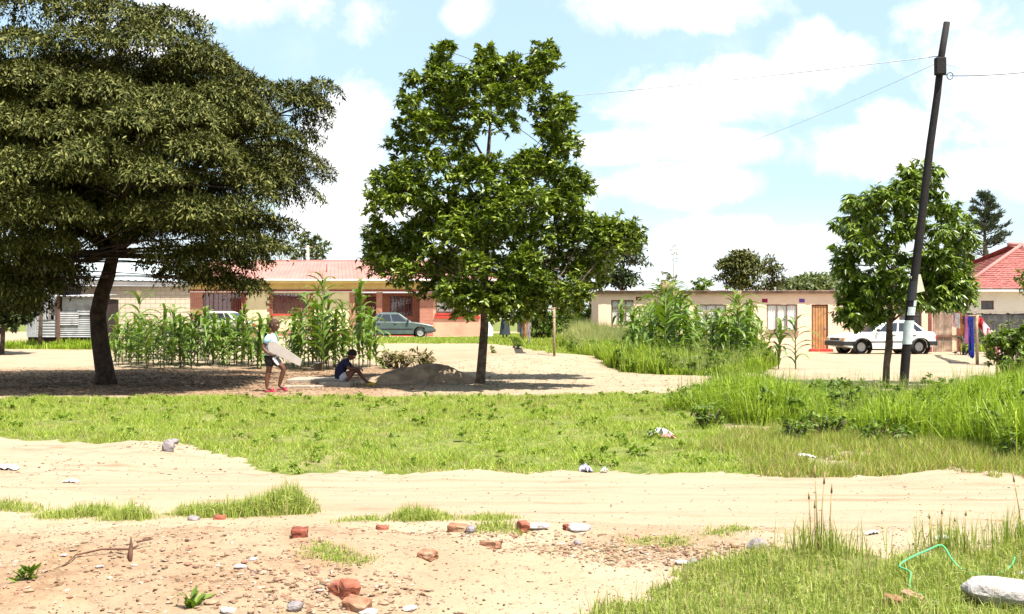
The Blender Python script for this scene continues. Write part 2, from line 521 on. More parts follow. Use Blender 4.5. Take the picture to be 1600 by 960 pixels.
M['roof_edge'] = mat('roof_edge', (0.26, 0.165, 0.12), .85, .2, 3)
M['white_paint'] = mat('white_paint', (0.80, 0.79, 0.76), .5, .03, 4)
M['sill_red'] = mat('sill_red', (0.50, 0.045, 0.03), .5, .1, 4)
M['frame_brown'] = mat('frame_brown', (0.16, 0.075, 0.05), .6, .15, 8)
M['wood_door'] = mat('wood_door', (0.44, 0.225, 0.095), .5, .15, 5, dirt=(.36, .15, .05), dscale=5)
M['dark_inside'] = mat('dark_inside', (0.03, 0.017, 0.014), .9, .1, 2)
M['curtain_red'] = mat('curtain_red', (0.16, 0.03, 0.025), .9, .2, 5)
M['curtain_white'] = mat('curtain_white', (0.80, 0.76, 0.68), .9, .05, 5)
M['sheet_white'] = mat('sheet_white', (0.34, 0.34, 0.345), .7, .12, 2, dirt=(.20, .17, .155), dscale=2.2, dlo=.5, dhi=.75, metal=.1)
M['sheet_rust'] = mat('sheet_rust', (0.30, 0.20, 0.145), .8, .2, 3, dirt=(.48, .37, .28), dscale=3)
M['dark_fence'] = mat('dark_fence', (0.055, 0.052, 0.055), .8, .2, 2, dirt=(.11, .10, .095), dscale=2)
M['post_wood'] = mat('post_wood', (0.33, 0.23, 0.15), .9, .2, 12, .5, 50)
M['post_red'] = mat('post_red', (0.22, 0.06, 0.04), .8, .2, 10)
M['pole_tar'] = mat('pole_tar', (0.010, 0.006, 0.006), .8, .3, 10, .5, 40, spec=.35)
M['paper'] = mat('paper', (0.46, 0.49, 0.51), .8, .05, 10)
M['board_card'] = mat('board_card', (0.40, 0.345, 0.315), .7, .05, 6)
M['sign_cream'] = mat('sign_cream', (0.70, 0.66, 0.52), .7, .06, 6)
M['wire'] = mat('wire', (0.05, 0.05, 0.055), .6, .1, 4)
M['wire_pale'] = mat('wire_pale', (0.42, 0.45, 0.48), .6, .1, 4)
M['concrete'] = mat('concrete', (0.30, 0.25, 0.20), .9, .1, 7, .5, 50, dirt=(.28, .22, .17), dscale=5)
M['stone_pale'] = mat('stone_pale', (0.36, 0.325, 0.31), .9, .1, 9, .8, 30, dirt=(.20, .175, .175), dscale=9)
M['stone_grey'] = mat('stone_grey', (0.22, 0.19, 0.19), .9, .2, 9, .8, 30)
M['stone_tan'] = mat('stone_tan', (0.31, 0.19, 0.12), .9, .15, 9, .6, 40)
M['pebble'] = leaf_mat('pebble', [(0.10, 0.06, 0.04), (0.19, 0.115, 0.07), (0.27, 0.205, 0.14), (0.20, 0.10, 0.065), (0.36, 0.31, 0.25)], 0.0, .9, .1)
M['litter'] = mat('litter', (0.5, 0.49, 0.48), .7, .04, 10)
M['litter_pink'] = mat('litter_pink', (0.60, 0.20, 0.20), .7, .04, 10)
M['hose'] = mat('hose', (0.07, 0.36, 0.15), .6, .05, 10, spec=.5)
M['twig'] = mat('twig', (0.12, 0.055, 0.035), .9, .2, 20)
M['heap'] = mat('heap', (0.30, 0.215, 0.145), .95, .2, 4, 1.0, 16, dirt=(.22, .145, .09), dscale=7)
M['skin'] = mat('skin', (0.115, 0.045, 0.026), .5, .08, 8, spec=.4)
M['hair_shaved'] = mat('hair_shaved', (0.06, 0.026, 0.017), .7, .1, 40)
M['hair'] = mat('hair', (0.010, 0.008, 0.008), .9, .1, 40)
M['shirt_blue'] = mat('shirt_blue', (0.36, 0.58, 0.70), .9, .06, 12)
M['print_blue'] = mat('print_blue', (0.07, 0.16, 0.50), .9, .06, 12)
M['short_black'] = mat('short_black', (0.018, 0.016, 0.018), .9, .1, 12)
M['cloth_white'] = mat('cloth_white', (0.66, 0.66, 0.66), .9, .05, 12)
M['cloth_grey'] = mat('cloth_grey', (0.40, 0.37, 0.40), .9, .08, 12)
M['sandal_pink'] = mat('sandal_pink', (0.62, 0.045, 0.10), .6, .06, 12)
M['shirt_navy'] = mat('shirt_navy', (0.012, 0.012, 0.045), .9, .1, 12)
M['shoe_yellow'] = mat('shoe_yellow', (0.42, 0.29, 0.02), .6, .1, 12)
M['shoe_black'] = mat('shoe_black', (0.015, 0.014, 0.016), .6, .1, 12)
M['skirt_dark'] = mat('skirt_dark', (0.035, 0.045, 0.055), .9, .1, 8)
M['plastic_grey'] = mat('plastic_grey', (0.07, 0.068, 0.075), .5, .1, 8)
M['plastic_black'] = mat('plastic_black', (0.03, 0.03, 0.035), .5, .1, 8)
M['car_white'] = mat('car_white', (0.78, 0.77, 0.75), .25, .02, 2, spec=.5)
M['car_green'] = mat('car_green', (0.07, 0.095, 0.09), .3, .06, 2, spec=.5, dirt=(.2, .2, .15), dscale=1.6, dlo=.55, dhi=.9)
M['car_silver'] = mat('car_silver', (0.52, 0.50, 0.42), .35, .04, 2, spec=.5, metal=.2)
M['car_black'] = mat('car_black', (0.025, 0.023, 0.024), .6, .1, 4)
M['glass'] = mat('glass', (0.02, 0.025, 0.035), .08, .05, 2, spec=.6)
M['pane_glass'] = mat('pane_glass', (0.05, 0.05, 0.055), .12, .05, 2, spec=.6)
M['tyre'] = mat('tyre', (0.02, 0.019, 0.018), .9, .1, 9)
M['rim'] = mat('rim', (0.42, 0.41, 0.40), .4, .05, 9, metal=.5)
M['lamp_glass'] = mat('lamp_glass', (0.52, 0.52, 0.50), .15, .05, 8, spec=.6)
M['lamp_orange'] = mat('lamp_orange', (0.72, 0.21, 0.015), .3, .05, 8, spec=.5)
M['lamp_red'] = mat('lamp_red', (0.50, 0.02, 0.025), .3, .05, 8, spec=.5)
for nm, c in (('pink', (.66, .20, .46)), ('blue', (.02, .035, .50)), ('orange', (.66, .24, .06)), ('white', (.78, .74, .74)), ('maroon', (.10, .015, .025)),
              ('red', (.48, .035, .045)), ('rose', (.70, .38, .42)), ('purple', (.17, .07, .30)), ('navy', (.02, .022, .06)), ('green', (.06, .26, .15)),
              ('crimson', (.30, .015, .075)), ('coral', (.62, .20, .10)), ('peach', (.70, .46, .34)), ('lavender', (.48, .44, .68)), ('sky', (.22, .40, .70))):
    M['cloth_' + nm] = mat('cloth_' + nm, c, .9, .08, 9)


def brick_wall_mat(name, c1, c2, mort):
    m, t, b = new_mat(name)
    g = t.node('ShaderNodeTexCoord').outputs['Object']
    mp = t.node('ShaderNodeMapping'); t.l.new(g, mp.inputs[0]); mp.inputs['Rotation'].default_value = (rad(90), 0, 0)
    br = t.node('ShaderNodeTexBrick'); t.l.new(mp.outputs[0], br.inputs['Vector'])
    br.inputs['Scale'].default_value = 1.0; br.inputs['Brick Width'].default_value = .23; br.inputs['Row Height'].default_value = .086
    br.inputs['Mortar Size'].default_value = .011
    br.inputs['Color1'].default_value = c1 + (1,); br.inputs['Color2'].default_value = c2 + (1,); br.inputs['Mortar'].default_value = mort + (1,)
    n = t.noise(g, 2.0, 5.0)
    t.l.new(t.mix(t.math('MULTIPLY', t.ss(n, .4, .75), .35), br.outputs['Color'], (.5, .3, .2)), b.inputs['Base Color'])
    b.inputs['Roughness'].default_value = .9
    bn = t.node('ShaderNodeBump'); bn.inputs['Strength'].default_value = .6; bn.inputs['Distance'].default_value = .01; bn.invert = True
    t.l.new(br.outputs['Fac'], bn.inputs['Height']); t.l.new(bn.outputs[0], b.inputs['Normal'])
    return m


M['brick_face'] = brick_wall_mat('brick_face', (.40, .12, .07), (.30, .085, .05), (.42, .27, .2))

# ------------------------------------------------------------------ ground
def build_ground():
    ys = np.concatenate([np.array([-60, -30, -15, -8, -4, -1, 1, 2.5]), np.arange(3.6, 13, .045), np.arange(13, 32, .13), np.arange(32, 76, .5), 76 * 1.12 ** np.arange(0, 36)])
    xp = [np.arange(0, 9.5, .07)]
    x = 9.5; d = .1; ext = []
    while x < 3500:
        ext.append(x); x += d; d *= 1.12
    xh = np.concatenate(xp + [np.array(ext)])
    xs = np.concatenate([-xh[:0:-1], xh])
    X, Y = np.meshgrid(xs, ys)
    Z = height(X, Y)
    nx, ny = len(xs), len(ys)
    jx = X + .35 * fbm(X, Y, 1.3, 1); jy = Y + .45 * fbm(X, Y, 1.1, 3) + .25 * fbm(X, Y, 5, 2, 2)
    grass = np.zeros_like(X)
    for P_, a in ((VERGE, 1.0), (TALL, 1.0), (DRYV, .46), (FORE, .85), (BANK, 1.0), (LAWN, .9)):
        grass = np.maximum(grass, a * inpoly(jx, jy, P_))
    for (tx, ty, s) in TUFTS:
        grass = np.maximum(grass, .55 * np.exp(-(((X - tx) / .12) ** 2 + ((Y - ty) / .1) ** 2)))
    farg = sstep(78, 100, Y) * .85
    grass = np.maximum(grass, farg)
    road = inpoly(X + .1 * fbm(X, Y, 1, 2), Y + .25 * fbm(X, Y, .8, 1), ROAD).astype(float)
    soil = np.exp(-(((X + 2.1) / 1.9) ** 4 + ((Y - 6.1) / 1.25) ** 4)) * (.75 + .6 * fbm(X, Y, 2.2, 6))
    soil = np.maximum(soil, .8 * np.exp(-(((X - .9) / .6) ** 2 + ((Y - 7.0) / .5) ** 2)))
    soil = np.maximum(soil, .95 * sstep(19.5, 21, Y) * (1 - sstep(30, 34, Y)) * (1 - sstep(-3.2, -1.2, X)))  # yard soil under the big tree coloured darker to deepen its shade
    soil = np.maximum(soil, .30 * np.exp(-((X + 1) / 5.5) ** 4) * np.exp(-((Y - 39) / 6.5) ** 4))
    soil = np.clip(soil, 0, 1)
    idx = np.arange(nx * ny).reshape(ny, nx)
    F = np.stack([idx[:-1, :-1], idx[:-1, 1:], idx[1:, 1:], idx[1:, :-1]], -1).reshape(-1, 4)
    cxm = (X[:-1, :-1] + X[1:, 1:]).ravel() / 2; cym = (Y[:-1, :-1] + Y[1:, 1:]).ravel() / 2
    isroad = inpoly(cxm, cym, ROAD)
    isverge = inpoly(cxm, cym, VERGE)
    verts = np.stack([X, Y, Z], -1).reshape(-1, 3)
    for name, sel in (('dirt_road', isroad), ('grass_verge', isverge & ~isroad), ('ground', ~isroad & ~isverge)):
        f = F[sel]
        used, inv = np.unique(f, return_inverse=True)
        me = np_mesh(name, verts[used], inv.reshape(-1, 4), EARTH, True)
        for an, arr in (('grass', grass), ('road', road), ('soil', soil)):
            a = me.attributes.new(an, 'FLOAT', 'POINT')
            a.data.foreach_set('value', arr.ravel()[used].astype(np.float32))
        o = link(name, me)
        tag(o, kind='structure')


build_ground()
# ------------------------------------------------------------------ grass
def unit(v): return v / np.maximum(np.linalg.norm(v, axis=-1, keepdims=True), 1e-9)


def sample_poly(poly, n, jit=.3, rs=RS):
    xs = [p[0] for p in poly]; ys = [p[1] for p in poly]
    out = []
    tot = 0
    while tot < n:
        x = rs.uniform(min(xs) - .3, max(xs) + .3, n * 2); y = rs.uniform(min(ys) - .3, max(ys) + .3, n * 2)
        # keep what the camera or a view near it could see
        ok = (np.abs(x) < y * .56 + .8)
        x, y = x[ok], y[ok]
        k = inpoly(x + jit * fbm(x, y, 1.3, 1), y + 1.3 * jit * fbm(x, y, 1.1, 3) + .3 * fbm(x, y, 5, 2, 2), poly)
        out.append(np.stack([x[k], y[k]], -1)); tot += k.sum()
        if len(out) > 60: break
    return np.concatenate(out)[:n]


def blades(xy, h, w, lean=.35, seg=2):
    """grass blades as bent tapering strips rooted at xy"""
    n = len(xy)
    z = height(xy[:, 0], xy[:, 1]) - .01
    base = np.stack([xy[:, 0], xy[:, 1], z], -1)
    an = RS.rand(n) * 2 * np.pi
    ld = np.stack([np.cos(an), np.sin(an), np.zeros(n)], -1) * (np.abs(RS.randn(n)) * lean)[:, None]
    sa = RS.rand(n) * np.pi
    sd = np.stack([np.cos(sa), np.sin(sa), np.zeros(n)], -1)
    up = np.array([0, 0, 1.0])
    h = np.broadcast_to(h, (n,)); w = np.broadcast_to(w, (n,))
    if seg == 1:
        tip = base + (up + ld * .8) * h[:, None]
        v = np.stack([base - sd * w[:, None] / 2, base + sd * w[:, None] / 2, tip], 1)
        return v.reshape(-1, 3), np.arange(n * 3).reshape(-1, 3)
    mid = base + (up * .6 + ld * .3) * h[:, None]
    tip = base + (up * (1 - np.minimum(.45, (ld ** 2).sum(-1))[:, None]) + ld) * h[:, None]
    v = np.stack([base - sd * w[:, None] / 2, base + sd * w[:, None] / 2, mid - sd * w[:, None] * .4, mid + sd * w[:, None] * .4, tip], 1).reshape(-1, 3)
    b = np.arange(n)[:, None] * 5
    f = np.concatenate([b + [0, 1, 3], b + [0, 3, 2], b + [2, 3, 4]], 1).reshape(-1, 3)
    return v, f


def grass_obj(name, vf, mt):
    o = link(name, np_mesh(name, vf[0], vf[1], mt))
    return tag(o, kind='stuff')


def cat_vf(l):
    vs, fs, b = [], [], 0
    for v, f in l:
        vs.append(v); fs.append(f + b); b += len(v)
    return np.concatenate(vs), np.concatenate(fs)


def clump(xy, s, ch, lo, hi, p=1.0):
    c = np.clip(fbm(xy[:, 0], xy[:, 1], s, ch, 3) + .5, 0, 1) ** p
    return lo + (hi - lo) * c


def leaves(c, d, nrm, L, W, fold=.15):
    """folded diamond leaves: c base point, d long axis, nrm upper side"""
    n = len(c)
    L = np.broadcast_to(L, (n,))[:, None]; W = np.broadcast_to(W, (n,))[:, None]
    d = unit(d); s = unit(np.cross(d, nrm)); u = np.cross(s, d)
    v = np.stack([c, c + d * L * .45 + s * W / 2 + u * W * fold, c + d * L, c + d * L * .45 - s * W / 2 + u * W * fold], 1)
    b = np.arange(n)[:, None] * 4
    return v.reshape(-1, 3), np.concatenate([b + [0, 1, 2], b + [0, 2, 3]], 1).reshape(-1, 3)


def rosette_leaves(c, R, n, L, W, up=.35, rs=RS, drop=.25):
    """clump of broad leaves standing outwards from a few twig ends"""
    k = max(3, int(n / 16))
    tw = unit(rs.randn(k, 3) + np.array([0, 0, up])) * (R * rs.uniform(.25, 1.0, k) ** .6)[:, None] * np.array([1, 1, .85])
    i = rs.randint(0, k, n)
    ax = unit(tw + rs.randn(k, 3) * .2)[i]
    q = tw[i] - ax * (rs.rand(n) * R * .35)[:, None]
    sp = unit(rs.randn(n, 3))
    d = unit(ax * .5 + sp * np.array([1, 1, .55]) - np.array([0, 0, drop]))
    nm = unit(ax * .5 + np.array([0, 0, 1.1]) + rs.randn(n, 3) * .25)
    return leaves(q + np.array(c), d, nm, L * rs.uniform(.6, 1.25, n), W * rs.uniform(.7, 1.25, n))


# short cropped verge
p = sample_poly(VERGE, 190000)
thin = fbm(p[:, 0], p[:, 1], 1.7, 6, 3) + .5 * fbm(p[:, 0], p[:, 1], 6, 2, 2)
p = p[(thin > -.20 - .25 * RS.rand(len(p)))]
grass_obj('short_grass', blades(p, clump(p, 2.3, 2, .02, .105, 1.3) * RS.uniform(.6, 1.3, len(p)), RS.uniform(.007, .013, len(p)), 1.15, 1), M['blade'])
p = sample_poly(VERGE, 30000)
p = p[fbm(p[:, 0], p[:, 1], 1.9, 5, 3) > .12]
grass_obj('dry_grass', blades(p, RS.uniform(.04, .12, len(p)), .009, .6, 1), M['blade_dry'])
# tall rank grass on the right
p = sample_poly(TALL, 95000, .45)
p = p[fbm(p[:, 0], p[:, 1], 1.6, 1, 3) > -.30 - .25 * RS.rand(len(p))]
pxl = 800 + p[:, 0] / p[:, 1] * FPX
topy = np.interp(pxl, [1050, 1120, 1180, 1260, 1330, 1400, 1480, 1560, 1700], [612, 586, 574, 590, 600, 605, 596, 584, 582])
hcap = np.clip(CZ - (topy - HOR) * p[:, 1] / FPX, .10, .72)
hh = hcap * clump(p, 1.3, 4, .25, 1.12, 1.0) * RS.uniform(.4, 1.25, len(p))
grass_obj('tall_grass', blades(p, hh, RS.uniform(.008, .016, len(p)), .85, 2), M['blade_tall'])
p = sample_poly(DRYV, 34000, .35)
p = p[fbm(p[:, 0], p[:, 1], 1.5, 2, 3) > -.36]
k = len(p) // 2
grass_obj('dry_grass', cat_vf([blades(p[:k], RS.uniform(.04, .16, k), .010, .7, 1)]), M['blade_dry'])
grass_obj('short_grass', blades(p[k:], RS.uniform(.04, .17, len(p) - k), .010, .6, 1), M['blade'])
# grass in the foreground, right
p = sample_poly(FORE, 62000, .3)
edge = fbm(p[:, 0], p[:, 1], 1.3, 5, 3)
p = p[edge > -.22 - .2 * RS.rand(len(p))]
grass_obj('foreground_grass', blades(p, clump(p, 1.6, 3, .025, .12) * RS.uniform(.5, 1.4, len(p)), RS.uniform(.004, .008, len(p)), .65, 2), M['blade_fore'])
p = sample_poly(FORE, 5000, .3)
grass_obj('dry_grass', blades(p, RS.uniform(.06, .2, len(p)), .004, .5, 2), M['blade_dry'])
# broad leaved weeds mixed into the tall grass
vf = []
for q in sample_poly(TALL, 150, .3):
    R = RS.uniform(.10, .26); top_ = float(np.interp(800 + q[0] / q[1] * FPX, [1050, 1180, 1330, 1480, 1700], [612, 578, 600, 596, 582]))
    cap = max(.1, CZ - (top_ - HOR) * q[1] / FPX)
    vf.append(rosette_leaves((q[0], q[1], hz(q[0], q[1]) + RS.uniform(.25, .8) * min(.5, cap)), R, int(2600 * R * R + 30), .085, .032))
tag(link('weeds', np_mesh('weeds', *cat_vf(vf), M['leaf_bush'])), kind='stuff')
vf = []
for q in sample_poly(BANK, 190, .4):
    if q[1] > 44: continue
    R = RS.uniform(.16, .38)
    vf.append(rosette_leaves((q[0], q[1], hz(q[0], q[1]) + RS.uniform(.12, .5)), R, int(900 * R * R + 30), .12, .05))
tag(link('weeds', np_mesh('weeds', *cat_vf(vf), M['leaf_bush'])), kind='stuff')
vf = []
for q in sample_poly(VERGE, 340, .3):
    R = RS.uniform(.05, .15)
    vf.append(rosette_leaves((q[0], q[1], hz(q[0], q[1]) + .005), R, int(3500 * R * R + 14), .05, .022, .9))
tag(link('weeds', np_mesh('weeds', *cat_vf(vf), M['leaf_clover'])), kind='stuff')
p = sample_poly(BANK, 7000, .5)
grass_obj('dry_grass', blades(p, RS.uniform(.3, .85, len(p)), .014, .4, 2), M['blade_pale'])
p = sample_poly(TALL, 5000, .5)
grass_obj('dry_grass', blades(p, RS.uniform(.25, .6, len(p)), .007, .45, 2), M['blade_pale'])
# separate tufts by the dirt road
for tx, ty, s in TUFTS:
    n = int(700 * s / .15)
    q = np.stack([tx + RS.randn(n) * .11, ty + RS.randn(n) * .07], -1)
    o = grass_obj('grass_tuft', blades(q, s * RS.uniform(.35, 1.1, n) * np.exp(-((q[:, 0] - tx) / .2) ** 2), RS.uniform(.004, .008, n), .6, 2), M['blade_fore'])
# bank beyond the path: rank green in front, pale flowering grass behind
p = sample_poly(BANK, 52000, .6)
fr = p[:, 1] < 36
grass_obj('tall_grass', blades(p, clump(p, .5, 4, .15, .75) * RS.uniform(.5, 1.15, len(p)), RS.uniform(.02, .035, len(p)), .45, 2), M['blade_tall'])
PALE = [flat(885, 548), flat(925, 566), flat(990, 566), (4.6, 42), (6.5, 46.5), (2.4, 47)]
p = sample_poly(PALE, 26000, .5)
grass_obj('feathery_grass', blades(p, RS.uniform(.6, 1.25, len(p)) * clump(p, .6, 2, .7, 1.15), RS.uniform(.012, .022, len(p)), .4, 2), M['blade_pale'])
p = sample_poly(LAWN, 30000, .5)
grass_obj('short_grass', blades(p, RS.uniform(.05, .16, len(p)), RS.uniform(.03, .05, len(p)), .6, 1), M['blade'])
# weeds by the shack, and beside the far washing line
SH = [flat(50, 529), flat(150, 531), (-16.5, 44.9), (-21, 44.9)]
p = np.stack([RS.uniform(-21.5, -15.5, 5000), RS.uniform(43.6, 45.3, 5000)], -1)
grass_obj('weeds', blades(p, clump(p, .8, 3, .05, .5) * RS.uniform(.5, 1.2, len(p)), .03, .5, 2), M['blade_tall'])
p = np.stack([RS.uniform(19.5, 27, 6000), RS.uniform(46.5, 52, 6000)], -1)
grass_obj('weeds', blades(p, clump(p, .8, 3, .1, .45) * RS.uniform(.5, 1.2, len(p)), .03, .5, 2), M['blade_tall'])


# ------------------------------------------------------------------ trees
def pad_leaves(c, R, H, n, L, W, slope=(0, 0), rs=RS):
    """flat layer of foliage, its rim hanging; slope tips it outwards"""
    an = rs.rand(n) * 2 * np.pi
    p1, p2, p3 = rs.rand(3) * 6.28
    lob = 1 + .20 * np.sin(3 * an + p1) + .14 * np.sin(5 * an + p2) + .10 * np.sin(9 * an + p3)
    r = np.sqrt(rs.rand(n))
    x = r * R * lob * np.cos(an); y = r * R * lob * np.sin(an)
    zt = H * (1 - r ** 2) + .04 * R * np.sin(x * 5 / R + p1) * np.sin(y * 5 / R + p2) - slope[0] * x - slope[1] * y
    z = zt - np.abs(rs.randn(n)) * .06 - np.clip(r - .8, 0, 1) * .5 * rs.rand(n) - (rs.rand(n) < .13) * rs.rand(n) * .36 * (1 - .5 * r)
    rd = np.stack([np.cos(an), np.sin(an), np.zeros(n)], -1)
    dr = (.10 + .9 * np.clip((r - .5) / .5, 0, 1))[:, None]
    d = rd * .6 + rs.randn(n, 3) * .75 - dr * np.array([0, 0, .9])
    nm = np.array([slope[0], slope[1], 1.1]) + rs.randn(n, 3) * .30 + rd * .35
    return leaves(np.stack([x, y, z], -1) + np.array(c), d, nm, L * rs.uniform(.6, 1.3, n), W * rs.uniform(.7, 1.3, n))


def limb(mb, a, b, r0, r1, sag=.12, n=6, k=5, mi=0):
    a = Vector(a); b = Vector(b)
    pts = []; rr = []
    side = Vector((random.uniform(-1, 1), random.uniform(-1, 1), random.uniform(-.2, .6))) * (b - a).length * sag
    for i in range(k + 1):
        t = i / k
        pts.append(a.lerp(b, t) + side * math.sin(math.pi * t)); rr.append(r0 + (r1 - r0) * t)
    mb.tube(pts, rr, n, mi)


def on_path(path, z):
    for i in range(len(path) - 1):
        a, b = path[i], path[i + 1]
        if a[2] <= z <= b[2]:
            t = (z - a[2]) / (b[2] - a[2])
            return Vector(a).lerp(Vector(b), t), i + t
    return (Vector(path[-1]), len(path) - 1) if z > path[-1][2] else (Vector(path[0]), 0)


def make_tree(name, label, base, path, radii, clumps, kind, n, L, W, bark, lmat, cat='tree', group=None, limb_r=.05, zmin=None, flatten=.45, n_main=9):
    """path: trunk centre line (local); clumps: (x,y,z,R) local leaf clumps reached by limbs"""
    t = thing(name, label, cat, base, 0, group)
    tk = MB(); tk.tube(path, radii, 12)
    tk.build('trunk', bark, t)
    vf = []; br = MB()
    if zmin is None: zmin = path[-1][2] * .35
    for (x, y, z, R) in clumps:
        m = max(12, int(n * R * R * (2.6 if name == 'far_tree' else 1)))
        if kind == 'pad':
            h_ = math.hypot(x, y) + 1e-6; sl = .14 * min(1.0, h_ / 3.2)
            vf.append(pad_leaves((x, y, z), R, R * flatten, m, L, W, (sl * x / h_, sl * y / h_)))
        elif kind == 'rosette': vf.append(rosette_leaves((x, y, z), R, m, L, W))
        elif kind == 'mango': vf.append(rosette_leaves((x, y, z), R, m, L, W, .2, RS, .7))
    # a few main limbs, spread round the crown; every other clump hangs on a twig from the nearest of them
    P3 = [Vector(q[:3]) for q in clumps]
    main = [max(range(len(P3)), key=lambda i: math.hypot(P3[i].x, P3[i].y))]
    while len(main) < min(n_main, len(P3)):
        main.append(max(range(len(P3)), key=lambda i: min((P3[i] - P3[j]).length for j in main)))
    nodes = []
    for j in main:
        e = P3[j]; h = math.hypot(e.x, e.y)
        s, q = on_path(path, min(max(zmin, e.z - .75 * h - .2), path[-1][2] - .2))
        r0 = min(radii[min(len(radii) - 1, int(q))] * .62, limb_r * (1 + .3 * h))
        mid = s.lerp(e, .5) + Vector((random.uniform(-.1, .1), random.uniform(-.1, .1), .20)) * h
        pts = [s.lerp(mid, t * 2).lerp(mid.lerp(e, t * 2 - 1) if t > .5 else mid, max(0, t * 2 - 1)) if False else (s * (1 - t) ** 2 + mid * 2 * t * (1 - t) + e * t * t) for t in [k / 7 for k in range(8)]]
        br.tube(pts, [r0 * (1 - .85 * k / 7) for k in range(8)], 6)
        nodes += [(pts[k], r0 * (1 - .85 * k / 7)) for k in range(2, 8)]
    tz = path[-1][2]
    nodes += [(on_path(path, zmin + (tz - zmin) * k / 8)[0], .03) for k in range(2, 9)]
    for j, e in enumerate(P3):
        if j in main: continue
        lowr = [q for q in nodes if q[0].z < e.z + .1] or nodes
        s, r = min(lowr, key=lambda q: (q[0] - e).length)
        limb(br, s, e, min(r * .7, .02 + .008 * (s - e).length), .007, .10, 5, 4)
    if br.v: br.build('branches', bark, t)
    v, f = cat_vf(vf)
    link('crown', np_mesh('crown', v, f, lmat), t)
    return t


def loc_of(px, py, Y, base):
    return (wx(px, Y) - base[0], Y - base[1], wz(py, Y) - base[2])


# --- the big spreading tree at the left
YB = 24.2
bb = (wx(166, YB), YB, hz(wx(166, YB), YB) - .05)
path = [loc_of(a, b, YB + d, bb) for a, b, d in ((166, 604, 0), (165, 585, 0), (160, 555, 0), (155, 520, 0), (153, 490, 0), (159, 460, 0), (169, 430, 0), (177, 395, .1), (174, 340, .2), (168, 290, .3), (166, 220, .3), (170, 140, .4))]
rds = [.27, .21, .195, .185, .175, .165, .155, .13, .12, .10, .07, .03]
pads = []
for (px, py, w, dy) in ((40, -40, 230, -.6), (150, -30, 200, -1), (60, 8, 200, -1.6), (170, 15, 190, -1.9), (262, 40, 150, -1.5), (318, 62, 110, -.9),
                        (20, 62, 200, -2.5), (125, 70, 190, -2.7), (225, 85, 180, -2.6), (310, 100, 150, -2.0), (370, 105, 110, -.8),
                        (40, 122, 210, -3.3), (160, 128, 190, -3.5), (262, 142, 180, -3.3), (345, 148, 140, -2.2), (412, 140, 110, -.8), (462, 142, 100, .2), (490, 156, 80, .5), (505, 150, 70, .1), (480, 170, 90, -.3),
                        (10, 182, 190, -3.9), (105, 188, 190, -4.1), (205, 196, 180, -4.1), (300, 196, 170, -3.4), (380, 195, 130, -2.0), (440, 190, 110, -.7), (484, 198, 80, .3), (480, 225, 70, .0),
                        (40, 245, 200, -4.5), (140, 250, 190, -4.7), (235, 252, 170, -4.5), (315, 250, 160, -3.9), (378, 258, 120, -2.6), (430, 245, 80, -1), (455, 235, 60, .2),
                        (10, 310, 180, -4.4), (85, 315, 160, -4.3), (225, 312, 110, -4.1), (300, 308, 160, -4.0), (370, 312, 130, -3.0), (415, 320, 80, -1.6),
                        (20, 362, 140, -3.8), (75, 362, 120, -3.6), (300, 355, 140, -3.2), (370, 358, 120, -2.4), (412, 366, 70, -1.2), (20, 405, 130, -3), (75, 400, 100, -2.8), (35, 438, 110, -2.6),
                        (262, 380, 100, -2.4), (300, 398, 110, -2.4), (350, 402, 100, -2), (395, 400, 80, -1), (240, 395, 80, -1.5), (375, 424, 60, -1.6), (310, 418, 70, -2)):
    Y = YB + dy
    x, y, z = loc_of(px - (2 if px > 400 else 0), py, Y, bb)
    pads.append((x, y, z - .05 + random.uniform(-.24, .24), w / 2.0 / (FPX / Y) * random.uniform(.70, .92)))
for i in range(70):     # inner layers, in the shade of the outer ones
    th = random.uniform(0, 2 * math.pi); s = random.uniform(.15, .68)
    z = random.uniform(3.7, 7.0); k = math.sqrt(max(0, 1 - ((z - 4.6) / 4.2) ** 2))
    pads.append((.1 + 5.0 * s * k * math.cos(th), .2 + 4.6 * s * k * math.sin(th), z, random.uniform(.9, 1.3)))
for (px, py, w, dy) in ((330, 428, 90, -1.2), (370, 435, 70, -1.6), (285, 425, 80, -.6), (400, 440, 50, -1.1), (430, 380, 70, -.4), (0, 460, 120, -2.0), (30, 470, 90, -1.4), (70, 440, 90, -1.6), (-30, 430, 150, -2.5), (100, 425, 80, -.8), (60, 330, 130, -2), (120, 335, 130, -1.2), (200, 340, 120, -1.5), (250, 345, 130, -1), (100, 375, 110, -.6), (30, 390, 120, -.5), (110, 405, 60, -.9),
                        (270, 350, 120, .6), (340, 340, 130, .8), (400, 345, 90, .8), (60, 420, 120, .8), (10, 440, 120, 1.0), (330, 395, 100, .5), (215, 360, 70, -1.0), (130, 300, 140, .5), (230, 300, 140, .8), (440, 345, 60, .2)):
    Y = YB + dy
    x, y, z = loc_of(px, py, Y, bb)
    pads.append((x, y, z - .1, w / 2.0 / (FPX / Y) * 1.08))
for i in range(62):     # the far half and the part beyond the picture's edge
    th = random.uniform(0, 2 * math.pi); u = random.uniform(-.75, 1)
    s = math.sqrt(1 - u * u) * random.uniform(.55, 1.0)
    x = .2 + 5.1 * s * math.cos(th); y = .2 + 4.9 * s * math.sin(th); z = 5.3 + (3.6 if u > 0 else 2.6) * u
    if x > -2.6 and y < .4: continue
    if z > 8.0 - .5 * max(0.0, x + .3): continue
    if x > 3.3 or (x > 1.2 and z < 4.6): continue
    if z < 3.6 and abs(x) < 1.6: continue
    pads.append((x, y, z, random.uniform(.9, 1.5)))
make_tree('spreading_tree', 'huge dark spreading tree with layered umbrella crown shading the left yard', bb, path, rds, pads, 'pad', 3300, .12, .036,
          M['bark_dark'], M['leaf_big'], limb_r=.04, zmin=2.95, flatten=.43, n_main=12)
br = MB()

